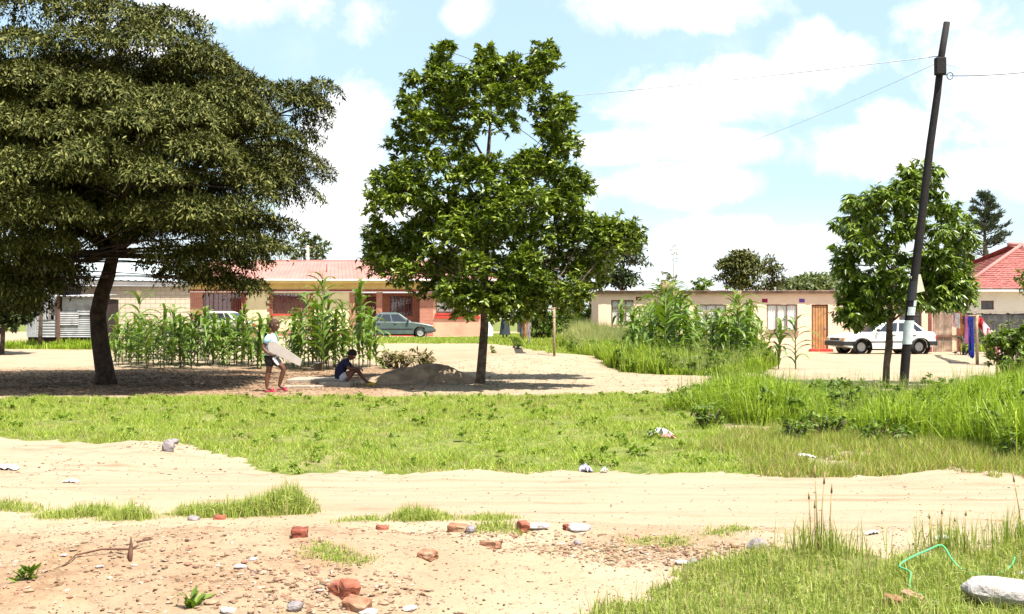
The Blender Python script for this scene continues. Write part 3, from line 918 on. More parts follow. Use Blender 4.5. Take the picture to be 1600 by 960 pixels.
# --- tree in the middle
bm_ = (wx(751, YB), YB, hz(wx(751, YB), YB) - .05)
path = [loc_of(a, b, YB, bm_) for a, b in ((750, 603), (751, 590), (754, 550), (757, 510), (757, 470), (758, 420), (757, 350), (760, 280), (765, 210), (768, 150))]
rds = [.125, .105, .098, .092, .086, .08, .07, .055, .035, .015]
ZM = [(260, 65), (240, 110), (225, 140), (170, 165), (290, 150), (400, 85), (385, 130), (420, 120), (470, 105), (570, 95), (605, 62), (600, 110), (540, 130), (160, 240), (230, 190), (300, 190), (360, 170), (430, 150), (500, 150), (560, 150),
      (130, 310), (190, 290), (260, 250), (340, 240), (420, 220), (500, 210), (570, 190), (630, 240), (650, 270), (100, 370), (170, 355), (240, 310), (310, 330), (390, 290), (470, 290), (570, 270), (610, 320), (670, 365), (640, 360),
      (75, 480), (150, 450), (220, 410), (320, 410), (280, 480), (350, 440), (420, 440), (530, 420), (570, 420), (640, 450), (690, 490), (650, 530), (60, 545), (140, 500), (200, 530), (280, 560), (360, 560), (430, 520), (500, 500), (540, 550),
      (600, 560), (680, 570), (50, 640), (95, 690), (45, 715), (140, 690), (170, 640), (280, 640), (350, 650), (430, 640), (510, 650), (580, 640), (650, 650), (720, 620), (780, 640), (845, 630), (870, 655), (120, 760), (200, 720), (280, 740),
      (360, 740), (440, 740), (520, 740), (600, 740), (680, 720), (740, 720), (790, 690), (280, 820), (340, 830), (400, 830), (470, 820), (540, 830), (610, 810), (690, 800), (740, 770), (320, 860), (420, 865), (500, 865), (560, 850), (670, 840), (440, 590), (240, 590), (330, 600)]
cl = []
for zx, zy in ZM:
    px = 772 + (560 + zx / 2.0 - 772) * .95; py = 40 + zy / 2.0
    hw = 70 + 1.05 * min(max(py - 70, 0), 130) * .7 + (60 if py > 290 else 0)
    rho = min(.97, abs(px - 768) / max(60, hw + 40))
    dep = 2.7 * math.sqrt(1 - rho * rho) * (.35 + .65 * min(1, max(0, py - 60) / 230))
    for sgn in (-1, 1):
        if sgn > 0 and random.random() < .25: continue
        Y = YB + sgn * dep * random.uniform(.45, 1.0)
        x, y, z = loc_of(px + (0 if sgn < 0 else random.uniform(-8, 8)), py + 6, Y, bm_)
        cl.append((x, y, z, random.uniform(.42, .56) * (.66 if py < 110 else .82 if py < 250 else 1)))
for i in range(9):     # shaded clumps round the axis of the crown
    an = random.uniform(0, 6.28); s = random.uniform(.2, 1.25); z = random.uniform(2.1, 3.9)
    cl.append((.15 + s * math.cos(an), s * math.sin(an), z, random.uniform(.4, .55)))
make_tree('leafy_tree', 'tall bright green tree with clumpy crown on a bare straight trunk, beside the soil heap', bm_, path, rds, cl, 'rosette', 3000, .138, .062,
          M['bark_grey'], M['leaf_mid'], limb_r=.026, zmin=2.0, n_main=12)

# --- smaller tree behind the leaning pole
YR = 23.2
br_ = (wx(1385, YR), YR, hz(wx(1385, YR), YR) - .05)
path = [loc_of(a, b, YR, br_) for a, b in ((1384, 615), (1384, 595), (1385, 570), (1389, 540), (1390, 505), (1392, 460), (1400, 400), (1412, 340), (1428, 285))]
rds = [.10, .078, .07, .082, .06, .05, .04, .025, .012]
ZR = [(880, 525), (862, 560), (800, 590), (730, 612), (905, 600), (655, 640), (760, 640), (840, 640), (930, 635), (985, 650), (640, 700), (700, 700), (780, 710), (850, 700), (960, 710), (1030, 720), (1010, 755), (615, 780), (680, 770), (750, 780), (820, 790),
      (900, 770), (960, 790), (598, 830), (650, 850), (730, 850), (810, 850), (900, 840), (960, 840), (1010, 830), (640, 920), (720, 920), (800, 920), (900, 910), (980, 915), (1030, 920), (660, 975), (740, 985), (820, 975), (640, 1005), (690, 1010), (900, 960), (980, 960), (930, 930), (1000, 950), (1030, 900)]
cl = []
for zx, zy in ZR:
    px = 1412 + (1000 + zx / 2.0 - 1412) * .90; py = zy / 2.0 - (22 if zy > 940 else 8 if zy > 890 else 0)
    rho = min(.95, abs(px - 1412) / 120.0)
    dep = 1.45 * math.sqrt(1 - rho * rho) * (.4 + .6 * min(1, max(0, py - 260) / 90))
    for sgn in (-1, 1):
        if sgn > 0 and random.random() < .2: continue
        Y = YR + .2 + sgn * dep * random.uniform(.4, 1.0)
        x, y, z = loc_of(px + random.uniform(-9, 9), py + 5 + random.uniform(-7, 7), Y, br_)
        cl.append((x, y, z, random.uniform(.26, .46)))
make_tree('mango_tree', 'small round tree with glossy hanging leaves directly behind the leaning pole', br_, path, rds, cl, 'mango', 2600, .19, .06,
          M['bark_grey'], M['leaf_mango'], limb_r=.02, zmin=1.4, n_main=8)


# --- trees beyond the houses
def far_tree(name, label, px, top, bot, w, Y, kind, lm, n, L, W, ncl, Rf=.24, group=None):
    x0 = wx(px, Y); g = hz(x0, Y)
    zt = wz(top, Y); zb = max(g + .4, wz(bot, Y)); hw = w / 2.0 * Y / FPX
    zc = (zt + zb) / 2 - g; hh = (zt - zb) / 2
    cl = []
    for i in range(ncl):
        v = np.random.RandomState(i * 31 + int(px)).randn(3); v /= np.linalg.norm(v)
        s = random.uniform(.55, .92)
        if kind == 'pad': v[2] = round(v[2] * 2.5) / 2.5
        R = hw * Rf * random.uniform(.75, 1.3)
        cl.append((v[0] * (hw - R * .7) * s, v[1] * hw * .9 * s, zc + v[2] * max(.1, hh - R * .3) * s, R))
    path = [(0, 0, -.1), (.05, 0, max(.4, (zb - g)) * .6), (.1, 0, zc), (.05, 0, zc + hh * .6)]
    r = max(.09, hw * .06)
    return make_tree(name, label, (x0, Y, g), path, [r, r * .8, r * .6, .03], cl, kind, n, L, W, M['bark_grey'], lm, limb_r=.04)


far_tree('far_tree', 'layered flat topped tree above the flat roofed house', 1158, 378, 470, 92, 75, 'pad', M['leaf_big'], 95, .30, .12, 30, .42)
far_tree('far_tree', 'round crowned tree joined to the right of the layered flat topped tree', 1205, 392, 470, 50, 77, 'pad', M['leaf_big'], 110, .3, .12, 16, .45)
far_tree('far_tree', 'low wide tree over the flat roof beside the mango tree', 1268, 424, 475, 130, 82, 'pad', M['leaf_far'], 80, .34, .14, 26, .32)
far_tree('far_tree', 'bright green low bush over the flat roof left of the layered tree', 1098, 433, 475, 56, 70, 'rosette', M['leaf_bush'], 110, .26, .12, 16, .4)
far_tree('far_tree', 'dull green tree above the tall maize at the end of the flat roof', 1042, 420, 475, 56, 66, 'rosette', M['leaf_far'], 110, .26, .1, 18, .38)
far_tree('far_tree', 'dense dark tree showing just behind the right side of the middle tree', 970, 352, 465, 92, 52, 'pad', M['leaf_hedge'], 90, .24, .10, 44, .34)
far_tree('far_tree', 'pale green tree rising behind the pink roof', 480, 360, 430, 80, 92, 'rosette', M['leaf_far'], 60, .36, .16, 34, .3)
far_tree('far_tree', 'green treetop between the blue roof and the pink roof', 286, 415, 470, 60, 84, 'rosette', M['leaf_bush'], 70, .3, .14, 16, .36)
far_tree('hedge_tree', 'very dark dense tree beside the tin shack under the big crown', 2, 400, 525, 150, 40, 'rosette', M['leaf_hedge'], 330, .24, .12, 130, .26)
far_tree('hedge_tree', 'small light leaved shrub tree leaning over the tin shack', 62, 425, 480, 44, 44, 'rosette', M['leaf_bush'], 240, .2, .09, 12, .4)
far_tree('garden_tree', 'dark branch of a tree entering at the right edge over the tiled roof', 1606, 408, 475, 46, 33, 'rosette', M['leaf_mid'], 420, .2, .08, 16, .4)
far_tree('garden_tree', 'soft leaved grey green tree touching the tiled roof beside the mango tree', 1500, 428, 500, 64, 57, 'mango', M['leaf_bush'], 200, .28, .08, 22, .34)

# conifer far right
Yf = 80
x0 = wx(1539, Yf); g = hz(x0, Yf)
t = thing('conifer_tree', 'dark conifer with ragged upswept branches behind the red tiled roof', 'tree', (x0, Yf, g))
mb = MB(); zt = wz(298, Yf) - g
mb.tube([(0, 0, 0), (0, 0, zt * .6), (.05, 0, zt)], [.2, .13, .02], 8); mb.build('trunk', M['bark_grey'], t)
vf = []; br = MB()
for i in range(74):
    z = random.uniform(3.2, zt - .2); an = random.uniform(0, 6.28)
    ln = (zt - z) * .40 + .3
    ln = min(ln, 1.7) * random.uniform(.6, 1.15)
    e = Vector((math.cos(an) * ln, math.sin(an) * ln, z + ln * .45))
    br.tube([(0, 0, z), (e.x * .5, e.y * .5, z + ln * .15), e], [.04, .03, .012], 4)
    k = 90; tt = RS.rand(k) ** .6
    c = np.array([0, 0, z]) + tt[:, None] * np.array([e.x, e.y, ln * .45]) + RS.randn(k, 3) * .08
    d = unit(RS.randn(k, 3) * .6 + np.array([e.x, e.y, ln * .9]))
    vf.append(leaves(c, d, RS.randn(k, 3), .34 * RS.uniform(.6, 1.2, k), .08))
br.build('branches', M['bark_grey'], t)
link('foliage', np_mesh('foliage', *cat_vf(vf), M['leaf_fir']), t)


# --- shrubs
def shrub(name, label, px, base_py, top_py, w, lm, n, L, W, ncl, Y=None, cat='shrub', Rf=.3, kind='rosette', group=None, dep=.8):
    g = G(px, base_py) if Y is None else Vector((wx(px, Y), Y, hz(wx(px, Y), Y)))
    Y = g.y
    H = wz(top_py, Y) - g.z; hw = w / 2.0 * Y / FPX
    t = thing(name, label, cat, g, 0, group)
    vf = []; br = MB()
    for i in range(ncl):
        a = random.uniform(0, 6.28); s = math.sqrt(random.random())
        R = hw * Rf * random.uniform(.7, 1.25)
        z = random.uniform(R * .5, max(R * .6, H - R * .8)) * (1 - .25 * s * s)
        x = s * (hw - R * .6) * math.cos(a); y = s * hw * dep * math.sin(a)
        m = max(10, int(n * R * R))
        vf.append(rosette_leaves((x, y, z), R, m, L, W))
        br.tube([(x * .25, y * .25, -.03), (x * .7, y * .7, z * .5), (x, y, z)], [.016, .012, .005], 4)
    br.build('stems', M['bark_grey'], t)
    link('foliage', np_mesh('foliage', *cat_vf(vf), lm), t)
    return t


shrub('leafy_bush', 'tall shaded bush at the right edge of the sandy yard', 1588, 594, 496, 96, M['leaf_bush'], 1500, .15, .065, 60)
shrub('leafy_bush', 'light green bush at the very edge beside the shaded bush', 1602, 600, 535, 70, M['leaf_bush'], 1300, .14, .06, 24)
shrub('dark_bush', 'dark bush under the washing at the right', 1503, 555, 507, 40, M['leaf_hedge'], 420, .18, .07, 18)
shrub('dark_bush', 'dark bush against the black fence at the right', 1548, 553, 497, 46, M['leaf_far'], 380, .18, .07, 20)
shrub('dark_bush', 'dark bush against the black fence nearest the right edge', 1582, 548, 488, 50, M['leaf_far'], 380, .18, .07, 20)
shrub('dry_bush', 'withered brown bush beyond the seated child', 625, 576, 538, 64, M['leaf_dry'], 620, .17, .06, 26, dep=.7)
shrub('dry_bush', 'withered brown bush nearest the dark soil heap', 667, 573, 543, 54, M['leaf_dry'], 620, .17, .06, 22, dep=.7)
shrub('green_weed', 'small green weed standing left of the withered bushes', 604, 575, 540, 36, M['leaf_bush'], 500, .15, .06, 14)
for i, (px, b, tp, w, lb) in enumerate(((868, 512, 462, 60, 'yellow green shrub beyond the far washing line'), (905, 508, 458, 66, 'yellow green shrub left of the flat roofed house wall'),
                                     (838, 510, 470, 50, 'yellow green shrub behind the hanging clothes'), (922, 514, 470, 50, 'yellow green shrub touching the corner of the flat roofed house'))):
    shrub('garden_shrub', lb, px, b, tp - 4, w * 1.3, M['leaf_bush'], 800, .2, .09, 34, Y=62 - i * 3)
shrub('garden_weed', 'small weed beside the trunk of the middle tree', 769, 552, 536, 14, M['leaf_bush'], 800, .12, .05, 6)
shrub('garden_weed', 'dark little weed at the edge of the pale sand rise', 808, 545, 535, 14, M['leaf_hedge'], 800, .12, .05, 6)
shrub('weed', 'broad leaved weed at the front of the tall grass beside the path', 985, 577, 556, 60, M['leaf_bush'], 700, .12, .05, 16)
shrub('weed', 'leafy weed at the back of the tall grass right of the path', 1130, 606, 572, 70, M['leaf_bush'], 700, .11, .045, 22)
for px, py, tp, w, lb in ((1235, 690, 640, 70, 'bushy dark weed in the front of the tall grass'), (1105, 668, 625, 60, 'bushy weed at the left end of the tall grass'),
                          (1380, 690, 650, 90, 'wide bushy weed in front of the leaning pole'), (1290, 683, 632, 80, 'bushy weed in the tall grass left of the pole'),
                          (1590, 716, 655, 80, 'bushy dark weed in the tall grass at the right edge')):
    shrub('weed', lb, px, py, tp, w, M['leaf_bush'], 1500, .09, .032, 26)


# ------------------------------------------------------------------ maize
def maize_leaf_mesh(i):
    rs = random.Random(50 + i)
    L = rs.uniform(.62, .85); W = rs.uniform(.12, .16); k = 6
    v = []; f = []
    arch = rs.uniform(.8, 1.6)
    for j in range(k + 1):
        t = j / k
        an = rad(72) - t * rad(105) * arch
        if j == 0: p = Vector((0, 0, 0))
        else: p = p + Vector((math.cos(an), 0, math.sin(an))) * (L / k)
        w = W * (.55 + .9 * t if t < .35 else 1.0 - ((t - .35) / .65) ** 1.7 * .97) * .5
        wob = .012 * math.sin(j * 2.1 + i)
        v += [p + Vector((0, -w, .35 * w + wob)), p, p + Vector((0, w, .35 * w - wob))]
    for j in range(k):
        a = j * 3
        f += [(a, a + 1, a + 4, a + 3), (a + 1, a + 2, a + 5, a + 4)]
    me = bpy.data.meshes.new('leaf'); me.from_pydata(v, [], f); me.materials.append(M['maize'])
    for pl in me.polygons: pl.use_smooth = True
    return me


LEAFM = [maize_leaf_mesh(i) for i in range(5)]


def make_maize(H, seed, tassel=True):
    rs = random.Random(seed)
    t = thing('maize_plant', 'maize plant', 'maize plant')
    mb = MB(); lx, ly = rs.uniform(-.06, .06), rs.uniform(-.06, .06)
    mb.tube([(0, 0, -.05), (lx * .4, ly * .4, H * .5), (lx, ly, H * .9)], [.019, .015, .007], 6); mb.build('stalk', M['stalk'], t)
    n = int(10 + H * 2.6); a0 = rs.uniform(0, 6.28)
    for i in range(n):
        z = H * (.10 + .80 * i / (n - 1))
        o = link('leaf', rs.choice(LEAFM), t, (lx * z / H, ly * z / H, z))
        s = (.7 + .5 * math.sin(math.pi * (.15 + .8 * i / n))) * rs.uniform(.85, 1.1) * (H / 2.0) ** .3
        o.scale = (s, s, s)
        o.rotation_euler = (rs.uniform(-.1, .1), rs.uniform(-.35, .15) if i < n - 3 else rs.uniform(-.5, -.2), a0 + math.pi * i + rs.uniform(-.5, .5))
    if tassel:
        mb = MB()
        for i in range(7):
            a = rs.uniform(0, 6.28); e = rs.uniform(.05, .13)
            mb.tube([(lx, ly, H * .88), (lx + math.cos(a) * e * .4, ly + math.sin(a) * e * .4, H * .96), (lx + math.cos(a) * e, ly + math.sin(a) * e, H * 1.04)], [.006, .006, .003], 3)
        mb.build('tassel', M['tassel'], t)
    return t


MZ = [make_maize(1.75, 1), make_maize(1.5, 2), make_maize(2.0, 3), make_maize(1.3, 4, False), make_maize(2.6, 5)]
MZ_used = set()


def put_maize(k, px, py, h, label, group, jit=0):
    g = G(px, py)
    src = MZ[k]; H0 = (1.75, 1.5, 2.0, 1.3, 2.6)[k]
    s = h / H0
    if k not in MZ_used:
        MZ_used.add(k); o = src
        o.location = g; o.rotation_euler = (0, 0, random.uniform(0, 6.28)); o.scale = (s,) * 3
        o['label'] = label; o['group'] = group
    else:
        o = dup(src, g, random.uniform(0, 6.28), s, label, group)
    return o


gl = 'maize plants in the row beside the big tree'
lb = 'waist high maize plant in the leafy row between the big tree and the standing child'
rr = random.Random(5)
for i in range(84):
    px = 180 + i * 2.95 + rr.uniform(-3, 3)
    put_maize(rr.choice((0, 1, 3)), px + 9 * math.sin(i * 1.3), 571 + rr.uniform(-13, 6), rr.choice((.85, 1.05, 1.25, 1.4, 1.6)) * rr.uniform(.9, 1.1), lb, gl)
for px, py, h, l2 in ((217, 570, 2.2, 'tallest pointed maize plant in the row beside the big tree'), (271, 572, 1.75, 'taller dark maize plant in the middle of the left row'),
                      (321, 572, 1.75, 'dark upright maize plant in the left row in front of the silver car')):
    put_maize(2, px, py, h, l2, gl)
gl = 'tall maize between the two children'
lb = 'tall tasselled maize plant standing between the two children'
for px, py, h in ((470, 577, 1.7), (482, 574, 2.1), (495, 578, 2.5), (506, 580, 2.75), (513, 574, 2.3), (524, 577, 1.8), (447, 576, 1.5), (460, 572, 1.6), (488, 570, 1.9), (502, 568, 2.0)):
    put_maize(rr.choice((4, 2, 0)) if h < 2.2 else 4, px, py, h, lb, gl)
for i in range(16):
    put_maize(rr.choice((0, 1, 3)), rr.uniform(440, 540), rr.uniform(566, 578), rr.uniform(1.0, 1.6), 'low bushy maize plant in the mass between the two children', gl)
gl = 'maize behind the seated child'
lb = 'maize plant with thin upright top just behind the seated child'
for px, py, h in ((536, 574, 2.0), (552, 578, 1.8), (561, 576, 2.6), (567, 572, 2.2), (578, 574, 1.7), (588, 572, 1.4), (545, 570, 1.5), (575, 570, 1.5)):
    put_maize(4 if h > 1.9 else rr.choice((0, 1)), px, py, h, lb, gl)
gl = 'maize clump in front of the flat roofed house'
lb = 'maize plant in the dense clump hiding the middle of the flat roofed house'
for i in range(44):
    px = rr.uniform(985, 1110); py = 560 + rr.uniform(-16, 10)
    top = 486 - 40 * math.exp(-((px - 1045) / 28) ** 2) + rr.uniform(-4, 22)
    g = G(px, py); put_maize(rr.choice((0, 2, 4)), px, py, max(1.2, wz(top, g.y) - g.z), lb, gl)
gl = 'maize clump left of the curtained window'
lb = 'maize plant in the smaller clump left of the wide curtained window'
for i in range(34):
    px = rr.uniform(1100, 1192); py = 566 + rr.uniform(-10, 6)
    top = 490 - 30 * math.exp(-((px - 1158) / 14) ** 2) + rr.uniform(-6, 26)
    g = G(px, py); put_maize(rr.choice((0, 2, 1)), px, py, max(1.0, wz(top, g.y) - g.z), lb, gl)
for px, l2 in ((1216, 'lone slim maize plant left of the orange door'), (1243, 'lone slim maize plant right beside the orange door')):
    put_maize(3, px, 577, 1.35 if px < 1230 else 1.45, l2, 'lone maize plants by the orange door')
for px, l2 in ((972, 'small maize plant in front of the far end window'), (988, 'small maize plant right of the far end window')):
    put_maize(1, px, 545, 1.9, l2, 'maize by the far end window')
# ------------------------------------------------------------------ houses
def wall_open(mb, x0, x1, z0, z1, y, opens, t=.2, mi=0):
    """wall face at y (facing -y) with real openings and reveals; x,z local"""
    xs = sorted({x0, x1} | {o[0] for o in opens} | {o[1] for o in opens})
    zs = sorted({z0, z1} | {o[2] for o in opens} | {o[3] for o in opens})
    for i in range(len(xs) - 1):
        for j in range(len(zs) - 1):
            cx = (xs[i] + xs[i + 1]) / 2; cz = (zs[j] + zs[j + 1]) / 2
            if any(o[0] < cx < o[1] and o[2] < cz < o[3] for o in opens): continue
            a, b, c, d = xs[i], xs[i + 1], zs[j], zs[j + 1]
            mb.quad((a, y, c), (b, y, c), (b, y, d), (a, y, d), mi)
            mb.quad((a, y + t, c), (a, y + t, d), (b, y + t, d), (b, y + t, c), mi)
    for (a, b, c, d) in opens:
        mb.quad((a, y, c), (a, y + t, c), (a, y + t, d), (a, y, d), mi)
        mb.quad((b, y, c), (b, y, d), (b, y + t, d), (b, y + t, c), mi)
        mb.quad((a, y, d), (a, y + t, d), (b, y + t, d), (b, y, d), mi)
        mb.quad((a, y, c), (b, y, c), (b, y + t, c), (a, y + t, c), mi)


def window(house, a, b, c, d, y, fm, cm, lights=3, sill=None, bars=0, transom=.72, cover=1.0, lbl=None):
    """steel window in the opening a..b, c..d: frame > panes, curtain, sill, bars"""
    mb = MB(); e = .045; yy = y + .015
    mb.box(a, b, yy, yy + .05, c, c + e); mb.box(a, b, yy, yy + .05, d - e, d)
    mb.box(a, a + e, yy, yy + .05, c + e, d - e); mb.box(b - e, b, yy, yy + .05, c + e, d - e)
    xs = [a + e + (b - a - 2 * e) * i / lights for i in range(lights + 1)]
    for x in xs[1:-1]:
        mb.box(x - .02, x + .02, yy, yy + .05, c + e, d - e)
    zt = c + (d - c) * transom
    if transom < 1:
        for i in range(lights):
            mb.box(xs[i] + .021, xs[i + 1] - .021, yy + .005, yy + .045, zt - .018, zt + .018)
    fr = mb.build('window', fm, house)
    if lbl: fr['label'] = lbl
    for i in range(lights):
        p = MB(); p.box(xs[i] + .01, xs[i + 1] - .01, yy + .02, yy + .03, c + e * .8, d - e * .8)
        g = M['pane_clear'] if cm is not None else M['pane_glass']
        p.build('pane', g, fr)
    if cm is not None:
        p = MB(); n = 40; vs = []; fs = []
        z0 = d - (d - c) * cover
        for i in range(n + 1):
            x = a + .02 + (b - a - .04) * i / n
            yo = y + .10 + .018 * math.sin(i * 1.7) + .008 * math.sin(i * 4.1)
            vs += [(x, yo, z0), (x, yo, d)]
        for i in range(n): fs.append((2 * i, 2 * i + 2, 2 * i + 3, 2 * i + 1))
        p.add(vs, fs, 0, True); p.build('curtain', cm, fr)
    if sill is not None:
        p = MB(); p.box(a - .05, b + .05, y - .08, y + .012, c - .10, c - .002); p.build('sill', sill, fr)
    if bars:
        p = MB()
        for i in range(bars):
            x = a + (b - a) * (i + .5) / bars
            p.box(x - .009, x + .009, y - .012, y + .012, c, d)
        p.build('burglar_bars', M['frame_brown'], fr)
    return fr


_m, _t, _b = new_mat('pane_clear')
_g = _t.node('ShaderNodeBsdfGlossy'); _g.inputs['Roughness'].default_value = .05
_tr = _t.node('ShaderNodeBsdfTransparent'); _mx = _t.node('ShaderNodeMixShader'); _mx.inputs[0].default_value = .08
_t.l.new(_tr.outputs[0], _mx.inputs[1]); _t.l.new(_g.outputs[0], _mx.inputs[2])
_t.l.new(_mx.outputs[0], _m.node_tree.nodes['Material Output'].inputs['Surface'])
M['pane_clear'] = _m


def roof_sheet(mb, a, b, c, d, rib=.25, hgt=.03, mi=0):
    """ribbed metal sheet over the quad a(eave left) b(eave right) c(ridge right) d(ridge left)"""
    a, b, c, d = map(Vector, (a, b, c, d))
    n = max(2, int((b - a).length / rib)) * 4
    nrm = (b - a).cross(d - a).normalized()
    vs = []
    for i in range(n + 1):
        t = i / n
        h = nrm * (hgt if i % 4 == 0 else 0)
        vs += [a.lerp(b, t) + h, d.lerp(c, t) + h]
    mb.add(vs, [(2 * i, 2 * i + 2, 2 * i + 3, 2 * i + 1) for i in range(n)], mi)


# --- long pink roofed brick house
YA = 68.0
ax, az = wx(297, YA), hz(-12, YA)
hA = thing('brick_house', 'long brick and cream house with a pink sheet roof and a shaded porch', 'house', (ax, YA, az))
X = lambda px, Y=YA: wx(px, Y) - ax
Z = lambda py, Y=YA: wz(py, Y) - az
mb = MB()
zl = Z(457); z0 = -.3
ops = [(X(317), X(378), Z(490), zl - .06), (X(426), X(481), Z(491), zl - .06)]
wall_open(mb, X(378) + .25, X(552), z0, zl, 0, [ops[1]])
mb.build('wall', M['cream_wall'], hA)
mb = MB(); wall_open(mb, 0, X(378) + .25, z0, zl, -.004, [ops[0]]); mb.build('wall', M['brick_face'], hA)
# recessed porch wall, pillars, right hand room
mb = MB()
pd = 1.9
porch = [(X(560), X(590), .1, Z(461)), (X(600), X(625), Z(492), Z(463)), (X(632), X(652), .1, Z(461))]
wall_open(mb, X(545), X(660), z0, zl, pd, [(X(566), X(586), .1, Z(463)), (X(604), X(640), Z(494), Z(462))])
mb.quad((X(552), 0, z0), (X(552), pd, z0), (X(552), pd, zl), (X(552), 0, zl))
mb.build('porch_wall', M['brick_face'], hA)
mb = MB(); mb.box(X(566), X(586), pd + .08, pd + .14, .1, Z(463))
for i in range(4): mb.box(X(566) + .08 + i * .19, X(566) + .22 + i * .19, pd + .06, pd + .08, .25, Z(463) - .12)
mb.build('door', M['frame_brown'], hA)
window(hA, X(604), X(640), Z(494), Z(462), pd, M['frame_brown'], M['curtain_red'], 3, None, 8)
mb = MB(); mb.box(X(552), X(658), 0, pd, z0, .1); mb.build('porch_floor', M['sill_red'], hA)
for p in (549, 588, 656):
    mb = MB(); w = X(9) - X(0) if p != 656 else X(21) - X(0)
    mb.box(X(p) if p != 549 else X(546), (X(p) if p != 549 else X(546)) + w, -.03, .33, z0, zl); o = mb.build('porch_pillar', M['brick_face'], hA)
mb = MB(); rw = (X(681), X(745), Z(490), Z(461))
wall_open(mb, X(677), X(752), z0, zl, -.003, [rw])
mb.quad((X(752), 0, z0), (X(752), 7.5, z0), (X(752), 7.5, zl), (X(752), 0, zl)); mb.build('wall', M['salmon_wall'], hA)
mb = MB(); mb.quad((0, 0, z0), (0, 0, zl), (0, 7.5, zl), (0, 7.5, z0)); mb.quad((0, 7.5, z0), (0, 7.5, zl), (X(752), 7.5, zl), (X(752), 7.5, z0))
mb.build('wall', M['brick_face'], hA)
window(hA, *ops[0], -.004, M['frame_brown'], M['curtain_red'], 4, M['brick_pale'], 9, 2)
window(hA, *ops[1], 0, M['frame_brown'], M['curtain_red'], 4, M['sill_red'], 9, 2)
window(hA, *rw, -.003, M['post_red'], M['curtain_white'], 5, M['sill_red'], 0, .8, .9, 'wide window with white curtains and a broad red sill')
mb = MB(); mb.box(X(679), X(750), -.09, -.006, Z(497.5), Z(494)); mb.build('sill_band', M['sill_red'], hA)
# toothed brick quoins beside the cream wall
mb = MB()
for x, s in ((X(378), 1), (X(426), -1), (X(481), 1)):
    k = 0; z = 0.0
    while z < zl - .1:
        w = .34 if k % 2 else .2
        a, b = (x, x + w) if s > 0 else (x - w, x)
        mb = MB(); mb.box(a + .004, b, -.022, -.005, z, z + .155); mb.build('brick', M['brick_red'], hA); z += .172; k += 1
mb = MB(); mb.box(-.1, X(552), -.06, -.006, z0, .35); mb.build('plinth', M['brick_face'], hA)
# rooms are dark behind the openings
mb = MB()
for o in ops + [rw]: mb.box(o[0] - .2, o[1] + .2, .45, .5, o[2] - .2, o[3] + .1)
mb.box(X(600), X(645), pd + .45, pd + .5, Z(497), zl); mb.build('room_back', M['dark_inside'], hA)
# ring beam, fascia, roof
mb = MB(); mb.box(-.15, X(760), -.09, .3, zl + .002, zl + .06); mb.build('beam_edge', M['white_paint'], hA)
mb = MB(); mb.box(-.2, X(762), -.12, .3, zl + .062, zl + .17); mb.build('beam', M['fascia_red'], hA)
ez = Z(440)
mb = MB(); mb.box(-.15, X(755), -.06, .2, zl + .172, ez - .01); mb.build('gable_band', M['fascia_yellow'], hA)
ov = .5
mb = MB(); mb.box(X(289), X(775), -ov - .03, -ov, ez - .13, ez + .07); mb.build('fascia', M['fascia_yellow'], hA)
mb = MB(); mb.box(X(289), X(775), -ov, .19, ez - .05, ez - .012); mb.build('soffit', M['white_wall'], hA)
mb = MB(); mb.tube([(X(288), -ov - .08, ez + .06), (X(776), -ov - .08, ez + .06)], .055, 8); mb.build('gutter', M['white_paint'], hA)
rz = wz(408, YA + 3.7) - az
R0 = (X(286), -ov, ez + .08); R1 = (X(790), -ov, ez + .08); R2 = (X(740), 3.75, rz); R3 = (wx(325, YA + 3.7) - ax, 3.75, rz); B0 = (X(286), 8.0, ez + .08); B1 = (X(790), 8.0, ez + .08)
mb = MB(); roof_sheet(mb, R0, R1, R2, R3); roof_sheet(mb, B1, B0, R3, R2); mb.poly([R0, R3, B0]); mb.poly([R1, B1, R2]); mb.build('roof', M['roof_pink'], hA)
mb = MB(); mb.tube([R0, R3], .07, 6); mb.tube([R3, R2], .08, 6); mb.build('ridge_cap', M['roof_pink'], hA)
mb = MB(); mb.tube([(X(505), 1.2, ez + .4), (X(505), 1.2, ez + 1.15)], .03, 6); mb.build('vent_pipe', M['fascia_red'], hA)
mb = MB(); mb.tube([(X(379), -.12, .2), (X(379), -.12, zl)], .035, 6); mb.tube([(X(379), -.12, zl), (X(384), -.5, ez)], .035, 6); mb.build('downpipe', M['post_red'], hA)

# --- flat roofed peach house
YF = 48.0
fx = wx(935, YF); fz = hz(10, YF)
hF = thing('flat_roofed_house', 'long low peach coloured house with a flat roof and an orange plank door', 'house', (fx, YF, fz))
X = lambda px, Y=YF: wx(px, Y) - fx
Z = lambda py, Y=YF: wz(py, Y) - fz
top = Z(459)
fo = [(X(955), X(990), Z(510), Z(469)), (X(1088), X(1135), Z(516), Z(476)), (X(1198), X(1246), Z(517), Z(476)), (X(1268), X(1294), .04, Z(476)), (X(1405), X(1440), Z(520), Z(482))]
mb = MB(); wall_open(mb, 0, X(1460), -.3, top, 0, fo)
L_ = X(1460)
mb.quad((0, 0, -.3), (0, 0, top), (0, 6, top), (0, 6, -.3)); mb.quad((L_, 0, -.3), (L_, 6, -.3), (L_, 6, top), (L_, 0, top)); mb.quad((0, 6, -.3), (0, 6, top), (L_, 6, top), (L_, 6, -.3))
mb.build('wall', M['peach_wall'], hF)
mb = MB(); mb.box(-.12, L_ + .12, -.16, 6.15, top + .002, top + .10)
mb.build('roof', M['roof_edge'], hF)
mb = MB()
for i in range(70):      # uneven sheet edge along the top
    x = -.1 + i * (L_ + .2) / 70
    mb.box(x, x + (L_ + .2) / 70 - .01, -.19 - .02 * random.random(), .1, top + .102, top + .118 + .035 * random.random())
mb.build('roof_sheet_edge', M['roof_edge'], hF)
